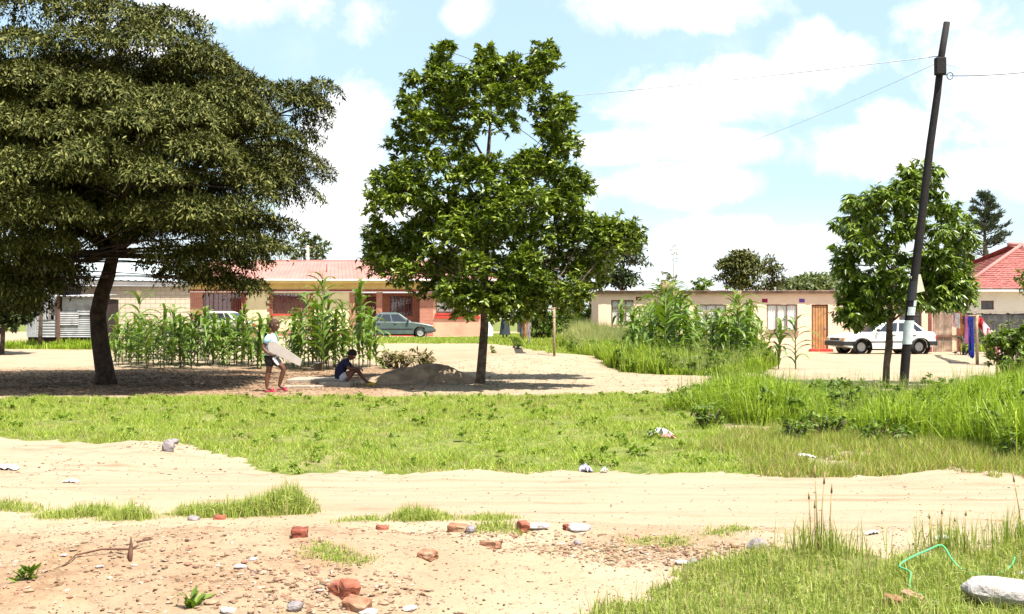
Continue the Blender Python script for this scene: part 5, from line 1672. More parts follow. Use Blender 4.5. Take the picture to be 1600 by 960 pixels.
g = G(866, 557)
Yw = g.y
tpst = thing('washing_post', 'thin pale post with a cross bar on the path side of the lawn', 'post', g)
mb = MB(); mb.tube([(0, 0, -.2), (0, 0, wz(483, Yw) - g.z)], .035, 8); mb.build('shaft', M['post_wood'], tpst)
mb = MB(); mb.tube([(wx(846, Yw) - g.x, 0, wz(483, Yw) - g.z), (wx(882, Yw) - g.x, 0, wz(482, Yw) - g.z)], .03, 8); mb.build('cross_arm', M['post_wood'], tpst)
f1 = Vector((wx(847, Yw), Yw, wz(484, Yw))); f0 = Vector((wx(808, 60), 60, wz(484, 60)))
wire('far washing line running back from the thin cross bar post', [tuple(f1), tuple(f0)], .006, .05)
wire('second far washing line running back from the thin cross bar post', [W(881, 483, Yw), W(878, 486, 62)], .006, .05)
nm_ = 'washing on the far line'
for (a, b, dp, mt_, lb_) in ((.36, .48, 1.0, 'cloth_peach', 'long peach cloth nearest the cross bar post'), (.32, .36, 1.15, 'cloth_lavender', 'pale lavender cloth beside the peach cloth'), (.50, .57, 1.1, 'cloth_coral', 'coral cloth in the far washing'), (.58, .66, 1.25, 'cloth_crimson', 'crimson cloth in the far washing'),
                             (.67, .71, 1.2, 'cloth_green', 'narrow green cloth in the far washing'), (.72, .78, 1.25, 'cloth_navy', 'dark navy cloth between green and purple'),
                             (.80, .88, 1.1, 'cloth_purple', 'purple cloth in the far washing'), (.90, .98, 1.15, 'cloth_navy', 'dark navy cloth at the far end of the far washing')):
    p, q3 = f1.lerp(f0, a), f1.lerp(f0, b)
    p, q3 = p + Vector((0, 0, -.06)), q3 + Vector((0, 0, -.06))
    garment('hanging_cloth', lb_, p, q3, dp, mt_, nm_, .5)
# ------------------------------------------------------------------ people
def skin_mesh(pts, edges, radii, root=0, sub=2):
    me = bpy.data.meshes.new('tmp'); me.from_pydata([tuple(p) for p in pts], edges, [])
    o = link('tmp', me)
    md = o.modifiers.new('skin', 'SKIN'); md.use_smooth_shade = True
    lay = me.skin_vertices[0] if me.skin_vertices else None
    if lay is None:
        me.attributes.new('skin', 'FLOAT', 'POINT')
    for i, r in enumerate(radii):
        rr_ = r if hasattr(r, '__len__') else (r, r)
        me.skin_vertices[0].data[i].radius = rr_
        me.skin_vertices[0].data[i].use_root = (i == root)
    sb = o.modifiers.new('sub', 'SUBSURF'); sb.levels = sub; sb.render_levels = sub
    dg = bpy.context.evaluated_depsgraph_get()
    ev = o.evaluated_get(dg)
    out = bpy.data.meshes.new_from_object(ev, depsgraph=dg)
    bpy.data.objects.remove(o); bpy.data.meshes.remove(me)
    return out


def graph(nodes, links):
    """nodes: name -> (x,y,z,r); links: pairs of names"""
    k = list(nodes)
    return [nodes[n][:3] for n in k], [(k.index(a), k.index(b)) for a, b in links], [nodes[n][3] for n in k]


def finger_hand(mb, wrist, d, palm_n, size, curl, mi=0):
    """palm, four unequal bent fingers and a thumb from its side"""
    w = Vector(wrist); d = Vector(d).normalized(); n = Vector(palm_n).normalized(); s = d.cross(n).normalized(); n = s.cross(d)
    pl_ = size * .5
    R = Matrix((s, d, n)).transposed()
    mb.ball(w + d * pl_ * .55, (size * .22, pl_ * .62, size * .11), 10, 7, mi, R)
    for i, (o, l) in enumerate(((-.16, .42), (-.055, .50), (.05, .47), (.15, .37))):
        p = w + d * pl_ * .98 + s * size * o; pts = [p]; an = curl * .4
        for j in range(3):
            p = p + (d * math.cos(an) + n * math.sin(an)) * size * l / 3; pts.append(p); an += curl * .6
        mb.tube(pts, [size * .05, size * .047, size * .042, size * .03], 6, mi)
    p = w + d * pl_ * .3 - s * size * .17
    mb.tube([p, p + (-s * .7 + d * .7 + n * .3) * size * .18, p + (-s * .6 + d * 1.3 + n * .75) * size * .24], [size * .065, size * .055, size * .04], 6, mi)


def head(mb, c, yaw, pitch, s=1.0, hair_len=.012):
    """child's head looking along +x, with nose, ears, lips, eyes and short hair"""
    R = Matrix.Rotation(yaw, 3, 'Z') @ Matrix.Rotation(pitch, 3, 'Y')
    c = Vector(c)
    n, m = 20, 16
    vs = []; fs = []
    for i in range(m + 1):
        th = math.pi * i / m
        for k in range(n):
            ph = 2 * math.pi * k / n
            d = Vector((math.sin(th) * math.cos(ph), math.sin(th) * math.sin(ph), math.cos(th)))
            x, y, z = d.x * .098, d.y * .076, d.z * .118
            if z < 0:       # jaw narrows and sits forward
                t = -z / .118; y *= 1 - .32 * t; x = x * (1 - .28 * t) + .022 * t
            if d.x > .55 and -.25 < d.z < .25: x -= .006 * (1 - abs(d.z) * 4) * (abs(d.y) > .2)
            vs.append(c + (R @ Vector((x, y, z))) * s)
    for i in range(m):
        for k in range(n): fs.append((i * n + k, (i + 1) * n + k, (i + 1) * n + (k + 1) % n, i * n + (k + 1) % n))
    mb.add(vs, fs, 0, True)
    P = lambda x, y, z: c + (R @ Vector((x, y, z))) * s
    mb.ball(P(.100, 0, -.022), (.016 * s, .017 * s, .017 * s), 8, 6, 0, R)
    mb.tube([P(.092, 0, .018), P(.106, 0, -.018)], [.008 * s, .012 * s], 6, 0)
    mb.ball(P(.088, 0, -.060), (.014 * s, .026 * s, .010 * s), 8, 6, 3, R)
    for q in (-1, 1):
        mb.ball(P(.080, q * .033, .010), (.012 * s, .016 * s, .010 * s), 8, 6, 2, R)
        mb.ball(P(.089, q * .033, .010), (.006 * s, .007 * s, .007 * s), 6, 5, 1, R)
        mb.ball(P(-.004, q * .077, -.008), (.020 * s, .010 * s, .030 * s), 8, 6, 0, R)
    # hair cap
    vs = []; fs = []; m2 = 8
    for i in range(m2 + 1):
        for k in range(n):
            ph = 2 * math.pi * k / n
            lim = math.pi * (.42 if math.cos(ph) > .5 else .42 + .18 * (1 - math.cos(ph)) / 2 + .05)
            th = lim * i / m2
            d = Vector((math.sin(th) * math.cos(ph), math.sin(th) * math.sin(ph), math.cos(th)))
            e = hair_len * (1 if i < m2 else -.3)
            vs.append(c + (R @ Vector((d.x * (.098 + e), d.y * (.076 + e), d.z * (.118 + e)))) * s)
    for i in range(m2):
        for k in range(n): fs.append((i * n + k, (i + 1) * n + k, (i + 1) * n + (k + 1) % n, i * n + (k + 1) % n))
    mb.add(vs, fs, 1, True)


M['eye'] = mat('eye', (.7, .66, .6), .3, .02); M['lip'] = mat('lip', (.16, .05, .04), .5, .05)
BODY = [M['skin'], M['hair'], M['eye'], M['lip']]


def merge_body(parent, sk, mb, mats=None):
    """one mesh: skinned figure plus head and hands"""
    BODY = mats or globals()['BODY']
    me = mb.mesh('body', BODY)
    bm = bmesh.new(); bm.from_mesh(me); bm.from_mesh(sk)
    out = bpy.data.meshes.new('body'); bm.to_mesh(out); bm.free()
    for m in BODY: out.materials.append(m)
    for p in out.polygons: p.use_smooth = True
    bpy.data.meshes.remove(me); bpy.data.meshes.remove(sk)
    return link('body', out, parent)


def cloth(name, parent, nodes, links, mt_, sub=2, root=0):
    me = skin_mesh(*graph(nodes, links), root=root, sub=sub)
    me.materials.clear(); me.materials.append(M[mt_])
    for p in me.polygons: p.use_smooth = True
    return link(name, me, parent)


def footwear(name, parent, heel, toe, mt_, w=.042, strap=True):
    h, t = Vector(heel), Vector(toe); d = (t - h); L_ = d.length; d.normalize(); s = d.cross(Vector((0, 0, 1))).normalized()
    mb = MB(); n = 14
    lo = []; hi = []
    for k in range(n):
        a = 2 * math.pi * k / n
        p = h.lerp(t, .5) + d * math.cos(a) * L_ * .52 + s * math.sin(a) * w * (1.0 + .15 * math.cos(a))
        lo.append(p); hi.append(p + Vector((0, 0, .022)))
    loft(mb, [lo, hi])
    if strap:
        c = h.lerp(t, .68)
        mb.tube([c + s * w * 1.02 + Vector((0, 0, .012)), c + s * w * .75 + Vector((0, 0, .052)), c + Vector((0, 0, .064)), c - s * w * .75 + Vector((0, 0, .052)), c - s * w * 1.02 + Vector((0, 0, .012))], .014, 6)
    else:
        mb.ball(h.lerp(t, .52) + Vector((0, 0, .03)), (L_ * .5, w * .95, .036), 12, 8, 0, Matrix((d, s, Vector((0, 0, 1)))).transposed())
    return mb.build(name, M[mt_], parent)


def shirt(parent, rings, sleeves, mt_):
    """shirt as elliptical rings up the torso (x, z, half depth, half width), with two sleeves"""
    mb = MB(); n = 20; secs = []
    for i, (x, z, rx, ry) in enumerate(rings):
        secs.append([Vector((x + rx * (1 + .03 * math.sin(k * 2.2 + i)) * math.cos(2 * math.pi * k / n), ry * math.sin(2 * math.pi * k / n), z + .008 * math.sin(k * 1.7 + i * 2))) for k in range(n)])
    loft(mb, secs)
    mb.s = [True] * len(mb.s)
    for p, r in sleeves: mb.tube(p, r, 12)
    return mb.build('shirt', M[mt_], parent)


# --- the standing child, walking to the right with a long pale board
g = G(424, 612)
boy = thing('person', 'standing child in light blue shirt, black shorts and pink sandals holding a long board', 'person', g)
N = {'pel': (0.01, 0, .70, (.098, .088)), 'bel': (.015, 0, .82, (.090, .078)), 'chest': (.0, 0, 1.00, (.104, .085)), 'up': (.0, 0, 1.10, (.080, .075)), 'neck': (.018, 0, 1.175, .046), 'hb': (.035, 0, 1.235, .046),
     'sr': (-.02, -.135, 1.09, .050), 'er': (-.125, -.215, .88, .038), 'wr': (.02, -.235, .745, .027), 'sl': (.0, .135, 1.09, .050), 'el': (.06, .20, .88, .038), 'wl': (.22, .10, .80, .027),
     'hr': (-.005, -.075, .66, .078), 'kr': (-.035, -.085, .385, .056), 'cr': (-.065, -.085, .27, .052), 'ar': (-.065, -.085, .075, .034), 'tr': (.06, -.095, .04, .030),
     'hl': (.03, .075, .66, .078), 'kl': (.235, .085, .455, .056), 'cl': (.20, .09, .33, .050), 'al': (.135, .10, .105, .034), 'tl': (.255, .11, .06, .030)}
E = [('pel', 'bel'), ('bel', 'chest'), ('chest', 'up'), ('up', 'neck'), ('neck', 'hb'), ('up', 'sr'), ('sr', 'er'), ('er', 'wr'), ('up', 'sl'), ('sl', 'el'), ('el', 'wl'),
     ('pel', 'hr'), ('hr', 'kr'), ('kr', 'cr'), ('cr', 'ar'), ('ar', 'tr'), ('pel', 'hl'), ('hl', 'kl'), ('kl', 'cl'), ('cl', 'al'), ('al', 'tl')]
mb = MB(); head(mb, (.055, 0, 1.325), rad(-14), rad(6), 1.08, .006)
finger_hand(mb, (.02, -.235, .745), (.9, .0, -.25), (0, .5, .6), .15, .8); finger_hand(mb, (.22, .10, .80), (.8, -.45, -.2), (-.2, -.6, .6), .15, .7)
merge_body(boy, skin_mesh(*graph(N, E)), mb, [M['skin'], M['hair_shaved'], M['eye'], M['lip']])
sh = shirt(boy, [(.012, .68, .118, .148), (.012, .76, .124, .15), (.012, .86, .122, .148), (.0, .98, .124, .152), (-.005, 1.06, .116, .162), (.0, 1.115, .088, .135), (.012, 1.155, .062, .075)],
           [([(-.01, s * .10, 1.10), (-.025, s * .155, 1.06), (-.075 if s < 0 else .03, s * .19, .965)], [.062, .068, .064]) for s in (-1, 1)], 'shirt_blue')
mb = MB()
for (x, z) in ((-.01, 1.0), (.03, .985), (.06, 1.0)): mb.ball((x, -.146 - abs(x) * -.1, z), (.016, .012, .018), 8, 6)
mb.build('shirt_print', M['print_blue'], sh)
cloth('shorts', boy, {'p': (.01, 0, .71, (.112, .102)), 'hr': (-.005, -.078, .645, .098), 'kr': (-.022, -.085, .46, .088), 'hl': (.032, .078, .645, .098), 'kl': (.165, .085, .52, .084)},
      [('p', 'hr'), ('hr', 'kr'), ('p', 'hl'), ('hl', 'kl')], 'short_black')
cloth('white_cloth', boy, {'a': (.06, -.12, .70, (.055, .03)), 'b': (.12, -.14, .61, (.06, .03)), 'c': (.185, -.13, .53, (.045, .025))}, [('a', 'b'), ('b', 'c')], 'cloth_white')
footwear('sandal', boy, (-.10, -.087, .005), (.125, -.097, .005), 'sandal_pink'); footwear('sandal', boy, (.105, .098, .03), (.315, .112, .008), 'sandal_pink')
mb = MB()
pv = [(-.06, 1.005), (.13, 1.0), (.655, .64), (.615, .515), (-.005, .80)]
mb.prism(pv, -.20, -.175)
bd = mb.build('board', M['board_card'], None, g, bevel=.003)
tag(bd, 'long pale flat board held slanting down by the standing child', 'board')

# --- the child sitting on the slab edge
g2 = G(533, 603)
sit = thing('person', 'child in navy shirt and grey shorts sitting on the slab with head bowed', 'person', (g2.x, g2.y + .12, g2.z + .10))
N = {'pel': (-.01, 0, .085, (.095, .085)), 'bel': (-.03, 0, .20, (.090, .08)), 'chest': (.02, 0, .36, (.10, .085)), 'up': (.075, 0, .44, (.08, .075)), 'neck': (.125, 0, .485, .045), 'hb': (.165, 0, .52, .045),
     'sr': (.075, -.13, .425, .048), 'er': (.20, -.20, .27, .036), 'wr': (.37, -.12, .285, .026), 'sl': (.08, .13, .425, .048), 'el': (.22, .20, .28, .036), 'wl': (.39, .06, .28, .026),
     'hr': (.02, -.08, .075, .078), 'kr': (.28, -.11, .245, .054), 'cr': (.20, -.11, .12, .050), 'ar': (.105, -.115, -.035, .034), 'tr': (.23, -.12, -.065, .029),
     'hl': (.02, .08, .075, .078), 'kl': (.32, .09, .24, .054), 'cl': (.42, .09, .12, .048), 'al': (.54, .09, -.03, .034), 'tl': (.66, .09, -.055, .029)}
mb = MB(); head(mb, (.215, 0, .575), rad(-10), rad(34), 1.0, .016)
finger_hand(mb, (.37, -.12, .285), (.8, .5, -.25), (-.3, .3, -.8), .14, .7); finger_hand(mb, (.39, .06, .28), (.7, -.6, -.3), (-.3, -.2, -.8), .14, .7)
merge_body(sit, skin_mesh(*graph(N, E)), mb)
sh = shirt(sit, [(-.02, .05, .125, .148), (-.032, .13, .128, .150), (-.030, .22, .126, .148), (.0, .31, .126, .152), (.04, .39, .116, .160), (.075, .445, .09, .135), (.11, .485, .062, .075)],
           [([(.06, s * .10, .43), (.085, s * .15, .40), (.15, s * .185, .33)], [.060, .064, .060]) for s in (-1, 1)], 'shirt_navy')
cloth('shorts', sit, {'p': (-.0, 0, .085, (.11, .10)), 'hr': (.03, -.085, .085, .092), 'kr': (.175, -.10, .175, .080), 'hl': (.03, .085, .085, .092), 'kl': (.19, .088, .17, .080)},
      [('p', 'hr'), ('hr', 'kr'), ('p', 'hl'), ('hl', 'kl')], 'cloth_grey')
footwear('shoe', sit, (.075, -.115, -.10), (.275, -.122, -.10), 'shoe_black', .04, False); footwear('shoe', sit, (.52, .09, -.095), (.735, .09, -.095), 'shoe_yellow', .04, False)

# --- the person far off by the house
Yp2 = 57.0
x0 = wx(789, Yp2)
wm = thing('person', 'distant person in a white top and long dark skirt standing by the far washing', 'person', (x0, Yp2, hz(x0, Yp2)))
N = {'pel': (0, 0, .92, (.14, .11)), 'bel': (0, 0, 1.05, (.12, .10)), 'chest': (0, 0, 1.22, (.135, .105)), 'up': (0, 0, 1.36, (.10, .09)), 'neck': (.01, 0, 1.44, .052), 'hb': (.02, 0, 1.50, .05),
     'sr': (0, -.17, 1.35, .055), 'er': (.1, -.24, 1.10, .042), 'wr': (.24, -.16, 1.0, .03), 'sl': (0, .17, 1.35, .055), 'el': (.1, .25, 1.10, .042), 'wl': (.24, .16, 1.0, .03),
     'hr': (0, -.09, .88, .10), 'kr': (0, -.10, .48, .065), 'cr': (-.02, -.10, .33, .058), 'ar': (-.02, -.10, .08, .038), 'tr': (.12, -.11, .045, .032),
     'hl': (0, .09, .88, .10), 'kl': (.02, .10, .48, .065), 'cl': (.0, .10, .33, .058), 'al': (0, .10, .08, .038), 'tl': (.14, .11, .045, .032)}
mb = MB(); head(mb, (.03, 0, 1.60), 0, rad(10), 1.0, .02)
finger_hand(mb, (.24, -.16, 1.0), (.9, .1, -.2), (0, .3, .6), .17, .6); finger_hand(mb, (.24, .16, 1.0), (.9, -.1, -.2), (0, -.3, .6), .17, .6)
merge_body(wm, skin_mesh(*graph(N, E)), mb)
cloth('top', wm, {'a': (0, 0, 1.0, (.15, .125)), 'c': (0, 0, 1.22, (.155, .12)), 'd': (0, 0, 1.37, (.115, .10)), 'r': (0, -.18, 1.34, .075), 'r2': (.06, -.22, 1.2, .065), 'l': (0, .18, 1.34, .075), 'l2': (.06, .22, 1.2, .065)},
      [('a', 'c'), ('c', 'd'), ('d', 'r'), ('r', 'r2'), ('d', 'l'), ('l', 'l2')], 'cloth_white')
mb = MB(); n = 18
loft(mb, [[Vector((r_ * math.cos(6.283 * k / n) * (1 + .06 * math.sin(k * 2.1)), r_ * 1.1 * math.sin(6.283 * k / n), z)) for k in range(n)] for r_, z in ((.27, .22), (.24, .5), (.20, .85), (.165, 1.06))])
mb.build('skirt', M['skirt_dark'], wm)
wm.rotation_euler = (0, 0, rad(-60))

# ------------------------------------------------------------------ yard things
def slab(name, label, px0, px1, y0, d, h, mt_, rz=0, group=None):
    a = G(px0, y0); b = G(px1, y0); c = (a + b) / 2; w = (b - a).length
    mb = MB(); n = 10
    out = []
    for k in range(n): out.append((-w / 2 + w * k / n + 0, random.uniform(-.02, .02)))
    for k in range(4): out.append((w / 2 + random.uniform(-.02, .02), d * k / 4))
    for k in range(n): out.append((w / 2 - w * k / n, d + random.uniform(-.03, .03)))
    for k in range(4): out.append((-w / 2 + random.uniform(-.02, .02), d - d * k / 4))
    loft(mb, [[Vector((x, y, -.12)) for x, y in out], [Vector((x, y, h)) for x, y in out]])
    o = mb.build(name, M[mt_], None, c, bevel=.015); o.rotation_euler = (0, 0, rz)
    return tag(o, label, 'slab', group)


slab('concrete_slab', 'long low concrete slab behind the two children', 448, 532, 599, 1.1, .085, 'concrete')
slab('concrete_slab', 'thinner broken slab in front of the standing child\'s feet', 446, 500, 606.5, .28, .045, 'concrete')
slab('concrete_slab', 'raised concrete step under the seated child', 498, 548, 605, .42, .095, 'concrete')
g = G(497, 585)
bk = thing('bucket', 'dark grey plastic bucket standing on the slab between the children', 'bucket', (g.x, g.y, g.z + .10), rad(-60))
Rm = Matrix.Translation((0, 0, .095)) @ Matrix.Diagonal((.95, .95, .75, 1))
mb = MB(); mb.lathe([(.001, -.14), (.10, -.14), (.135, .14), (.145, .14), (.145, .15), (.128, .15), (.095, -.125), (.001, -.125)], 20, M=Rm); mb.build('shell', M['plastic_grey'], bk)
mb = MB(); mb.tube([Rm @ Vector((.15 * math.cos(a * .3927), -.152 * math.sin(a * .3927), 0.15 - .06 * math.sin(a * .3927))) for a in range(9)], .004, 5); mb.build('handle', M['rim'], bk)


def heap(name, label, px, py, w, d, h, mt_, cat='soil heap'):
    g = G(px, py)
    n = 60; xs = np.linspace(-w * 1.3, w * 1.3, n); ys = np.linspace(-d * 1.3, d * 1.3, 40)
    X_, Y_ = np.meshgrid(xs, ys)
    k = np.exp(-((X_ / (w * .55)) ** 2 + (Y_ / (d * .6)) ** 2)) + .75 * np.exp(-(((X_ + w * .55) / (w * .6)) ** 2 + (Y_ / (d * .5)) ** 2))
    Zl = height(X_ + g.x, Y_ + g.y) - g.z - .05 + h * k * (1 + .25 * fbm(X_, Y_, 2.2, 2)) + .05 * k * fbm(X_, Y_, 9, 5)
    idx = np.arange(n * 40).reshape(40, n)
    F = np.stack([idx[:-1, :-1], idx[:-1, 1:], idx[1:, 1:], idx[1:, :-1]], -1).reshape(-1, 4)
    o = link(name, np_mesh(name, np.stack([X_, Y_, Zl], -1).reshape(-1, 3), F, M[mt_], True), None, g)
    return tag(o, label, cat)


heap('soil_heap', 'low dark brown soil heap in the shade left of the middle tree trunk', 688, 597, 1.6, .8, .34, 'heap')
g = G(706, 524)
sg_ = thing('small_sign', 'small white sign plate on a thin stick in front of the pink roofed house', 'sign', g)
mb = MB(); mb.tube([(0, 0, -.2), (0, 0, .95)], .025, 6); mb.build('stick', M['post_wood'], sg_)
mb = MB(); mb.box(-.16, .16, -.04, -.02, .80, 1.12); mb.build('plate', M['paper'], sg_)
g = G(769, 528)
pp = thing('white_post', 'white gate post standing beside the middle tree trunk at the end of the house', 'post', (wx(766, 64), 64, hz(wx(766, 64), 64)))
mb = MB(); mb.box(-.16, .16, -.16, .16, -.2, 1.25); mb.box(-.2, .2, -.2, .2, 1.252, 1.33); mb.build('shaft', M['white_paint'], pp, bevel=.01)
g = G(1557, 590)
st_ = thing('red_stake', 'short reddish stake at the left edge of the shaded bush on the right', 'stake', g)
mb = MB(); mb.tube([(0, 0, -.1), (.02, 0, .75)], .03, 6); mb.build('shaft', M['post_red'], st_)

# ------------------------------------------------------------------ bricks, stones and litter in the foreground
def rock_bm(sx, sy, sz, rough, sub=2):
    bm = bmesh.new(); bmesh.ops.create_icosphere(bm, subdivisions=sub, radius=1)
    o = Vector((random.uniform(0, 99), random.uniform(0, 99), 0))
    from mathutils import noise
    for v in bm.verts:
        n = noise.noise(v.co * 1.3 + o) * rough + noise.noise(v.co * 3.1 + o) * rough * .4
        v.co *= 1 + n
        q = max(abs(v.co.x), abs(v.co.y), abs(v.co.z)); v.co *= .78 + .22 / max(q, .4)
        if v.co.z < 0: v.co.x *= 1 + .28 * v.co.z; v.co.y *= 1 + .35 * v.co.z
        v.co = Vector((v.co.x * sx, v.co.y * sy, v.co.z * sz))
    return bm


def rock(name, label, px, py, size, mt_, cat='stone', rough=.35, rz=0, sink=.25, group=None, sub=2):
    g = G(px, py)
    bm = rock_bm(size[0] / 2, size[1] / 2, size[2] / 2, rough, sub)
    me = bpy.data.meshes.new(name); bm.to_mesh(me); bm.free(); me.materials.append(M[mt_])
    o = link(name, me, None, (g.x, g.y + size[1] * .4, hz(g.x, g.y + size[1] * .4) + size[2] * (.5 - sink)))
    o.rotation_euler = (random.uniform(-.15, .15), random.uniform(-.15, .15), rz)
    return tag(o, label, cat, group)


def brick(label, px, py, L_, Wd, H_, rz, mt_, tilt=0, group='broken bricks on the bare soil'):
    L_, Wd, H_ = L_ * .86, Wd * .86, H_ * .86
    g = G(px, py)
    bm = bmesh.new(); bmesh.ops.create_cube(bm, size=1)
    bmesh.ops.subdivide_edges(bm, edges=bm.edges[:], cuts=2, use_grid_fill=True)
    for v in bm.verts:
        v.co = Vector((v.co.x * L_, v.co.y * Wd, v.co.z * H_)) + Vector((random.uniform(-1, 1), random.uniform(-1, 1), random.uniform(-1, 1))) * .006
        if v.co.x > L_ * .4: v.co.x -= random.uniform(0, .012)
    me = bpy.data.meshes.new('brick'); bm.to_mesh(me); bm.free(); me.materials.append(M[mt_])
    o = link('brick', me, None, (g.x, g.y + Wd * .4, hz(g.x, g.y + Wd * .4) + H_ * .5 - .012))
    o.rotation_euler = (tilt, tilt * .5, rz)
    b_ = o.modifiers.new('bevel', 'BEVEL'); b_.width = .006; b_.segments = 1
    return tag(o, label, 'brick', group)


brick('whole dark red brick end standing alone right of the grass tuft', 468, 840, .115, .11, .075, rad(8), 'brick_dark')
brick('half brick with a dark end lying alone on the pale soil in the middle', 668, 874, .12, .10, .055, rad(-28), 'brick_pale')
brick('orange broken brick in the row below the small grass tuft', 716, 831, .15, .09, .06, rad(-12), 'brick_pale', .1)
brick('small red brick piece left of the small grass tuft', 598, 829, .09, .06, .05, rad(30), 'brick_red', .2)
brick('dark red brick corner beside the white stone', 818, 832, .085, .09, .09, rad(25), 'brick_red', .25)
brick('flat pinkish brick below the flat grass patch', 768, 855, .14, .10, .05, rad(-24), 'brick_pale', -.15)
brick('red brick with a rounded face at the bottom near the debris', 545, 935, .12, .09, .10, rad(40), 'brick_red', .35)
brick('tumbled brown brick at the bottom, lowest of its pile', 558, 955, .16, .10, .08, rad(-25), 'brick_pale', .3)
brick('reddish brick at the bottom, leftmost of its pile', 528, 930, .10, .08, .07, rad(65), 'brick_red', -.2)
brick('small pale brick under the rightmost grass tuft of the left side', 344, 812, .10, .06, .05, rad(12), 'brick_red')
brick('tan brick leaning against another beside the green hose', 1428, 952, .15, .05, .11, rad(-52), 'stone_tan', .25)
brick('rounded orange brick left of the leaning tan brick', 1400, 952, .11, .09, .085, rad(28), 'brick_pale', .2)
brick('dark tiny brick piece beside the pale stone in the middle', 886, 829, .05, .05, .05, rad(20), 'brick_dark')
rock('stone', 'pale lilac flat stone in the middle near the white litter', 905, 832, (.17, .12, .06), 'stone_pale')
rock('stone', 'white topped stone above the dark red brick corner', 840, 828, (.17, .1, .05), 'stone_pale', sub=3)
rock('stone', 'small brownish stone between the middle brick pieces', 735, 834, (.07, .06, .07), 'stone_grey')
rock('stone', 'grey upright stone at the lower edge of the green verge, left', 262, 706, (.14, .1, .17), 'stone_grey', rz=.3)
rock('stone', 'grey stone behind the upright grey stone at the verge', 270, 694, (.12, .1, .08), 'stone_grey')
rock('stone', 'small grey stone at the bottom of the bare soil, left of the brick pile', 460, 955, (.075, .06, .06), 'stone_grey')
rock('stone', 'grey stone under the long grass tuft at the left', 302, 813, (.09, .07, .045), 'stone_grey')
rock('stone', 'dark round stone in the middle debris', 902, 853, (.05, .045, .05), 'stone_grey')
rock('stone', 'brown grey stone at the front edge of the right hand grass', 1184, 861, (.13, .1, .085), 'stone_grey', rz=.5)
rock('stone', 'tan stone left of the brown grey stone', 1148, 858, (.06, .05, .05), 'stone_tan')
rock('stone', 'dark stone in the pale debris left of the right hand grass', 1083, 882, (.06, .05, .04), 'stone_grey')
rock('stone', 'pale debris stone beside the dark stone', 1066, 884, (.10, .07, .035), 'stone_pale')
rock('boulder', 'large pale concrete boulder at the bottom right corner', 1588, 958, (.44, .26, .17), 'stone_pale', 'boulder', .2, .05, .08, sub=4)
rock('stone', 'white flat stone right of the leaning tan brick', 1455, 952, (.12, .08, .06), 'stone_pale')
rock('stone', 'tiny white stone in the grass right of the hose', 1487, 925, (.06, .04, .03), 'stone_pale')
rock('stone', 'white stone above the boulder at the right edge', 1600, 902, (.10, .07, .04), 'stone_pale')
for i, (px, py, w) in enumerate(((330, 945, .09), (100, 870, .05), (335, 790, .06), (45, 925, .07), (375, 890, .09), (395, 875, .07), (420, 925, .06), (355, 960, .1), (155, 888, .06), (240, 905, .04), (210, 885, .05), (500, 925, .05), (600, 945, .07), (640, 955, .1), (575, 962, .12), (440, 905, .045))):
    rock('stone', 'pale chip of rubble on the bare soil at the lower left', px, py, (w * .8, w * .6, w * .3), 'stone_pale' if i % 3 else 'stone_tan', group='pale rubble chips at the lower left')


def litter(name, label, px, py, w, h, mt_, cat='litter'):
    g = G(px, py)
    n = 9; vs = []; mb = MB()
    for j in range(n):
        for i in range(n):
            u, v = i / (n - 1) - .5, j / (n - 1) - .5
            x, y = u * w * (1 + .3 * random.random()), v * w * .6
            vs.append((x, y, hz(g.x + x, g.y + y) - g.z + .004 + h * abs(math.sin(i * 1.9 + j * .8)) * (1 - 3.2 * u * u) * random.uniform(.4, 1)))
    mb.add(vs, [(j * n + i, j * n + i + 1, (j + 1) * n + i + 1, (j + 1) * n + i) for j in range(n - 1) for i in range(n - 1)], 0)
    o = mb.build(name, M[mt_], None, g); s = o.modifiers.new('thick', 'SOLIDIFY'); s.thickness = .004; s.offset = 1
    return tag(o, label, cat)


litter('crumpled_paper', 'white crumpled paper lying in the short grass right of centre', 1032, 681, .26, .12, 'litter')
litter('crumpled_wrapper', 'pink wrapper beside the white crumpled paper in the grass', 1043, 684, .14, .06, 'litter_pink')
litter('plastic_sheet', 'white plastic scrap on the dirt road at the left edge', 8, 733, .24, .05, 'litter')
litter('crumpled_wrapper', 'lilac wrapper at the front edge of the verge', 915, 737, .11, .09, 'cloth_lavender')
litter('crumpled_paper', 'tiny white scrap at the front edge of the verge beside the lilac wrapper', 944, 738, .06, .06, 'litter')
litter('crumpled_paper', 'white scrap in the dry grass below the dark weed', 1261, 713, .16, .03, 'litter')
litter('crumpled_paper', 'small white scrap on the dirt road in front of the tall stems', 1362, 833, .07, .02, 'litter')
litter('crumpled_paper', 'small white scrap at the upper edge of the foreground grass', 1472, 841, .09, .02, 'litter')
litter('crumpled_paper', 'pale scrap lying on the dirt road at the left', 112, 753, .11, .02, 'litter')

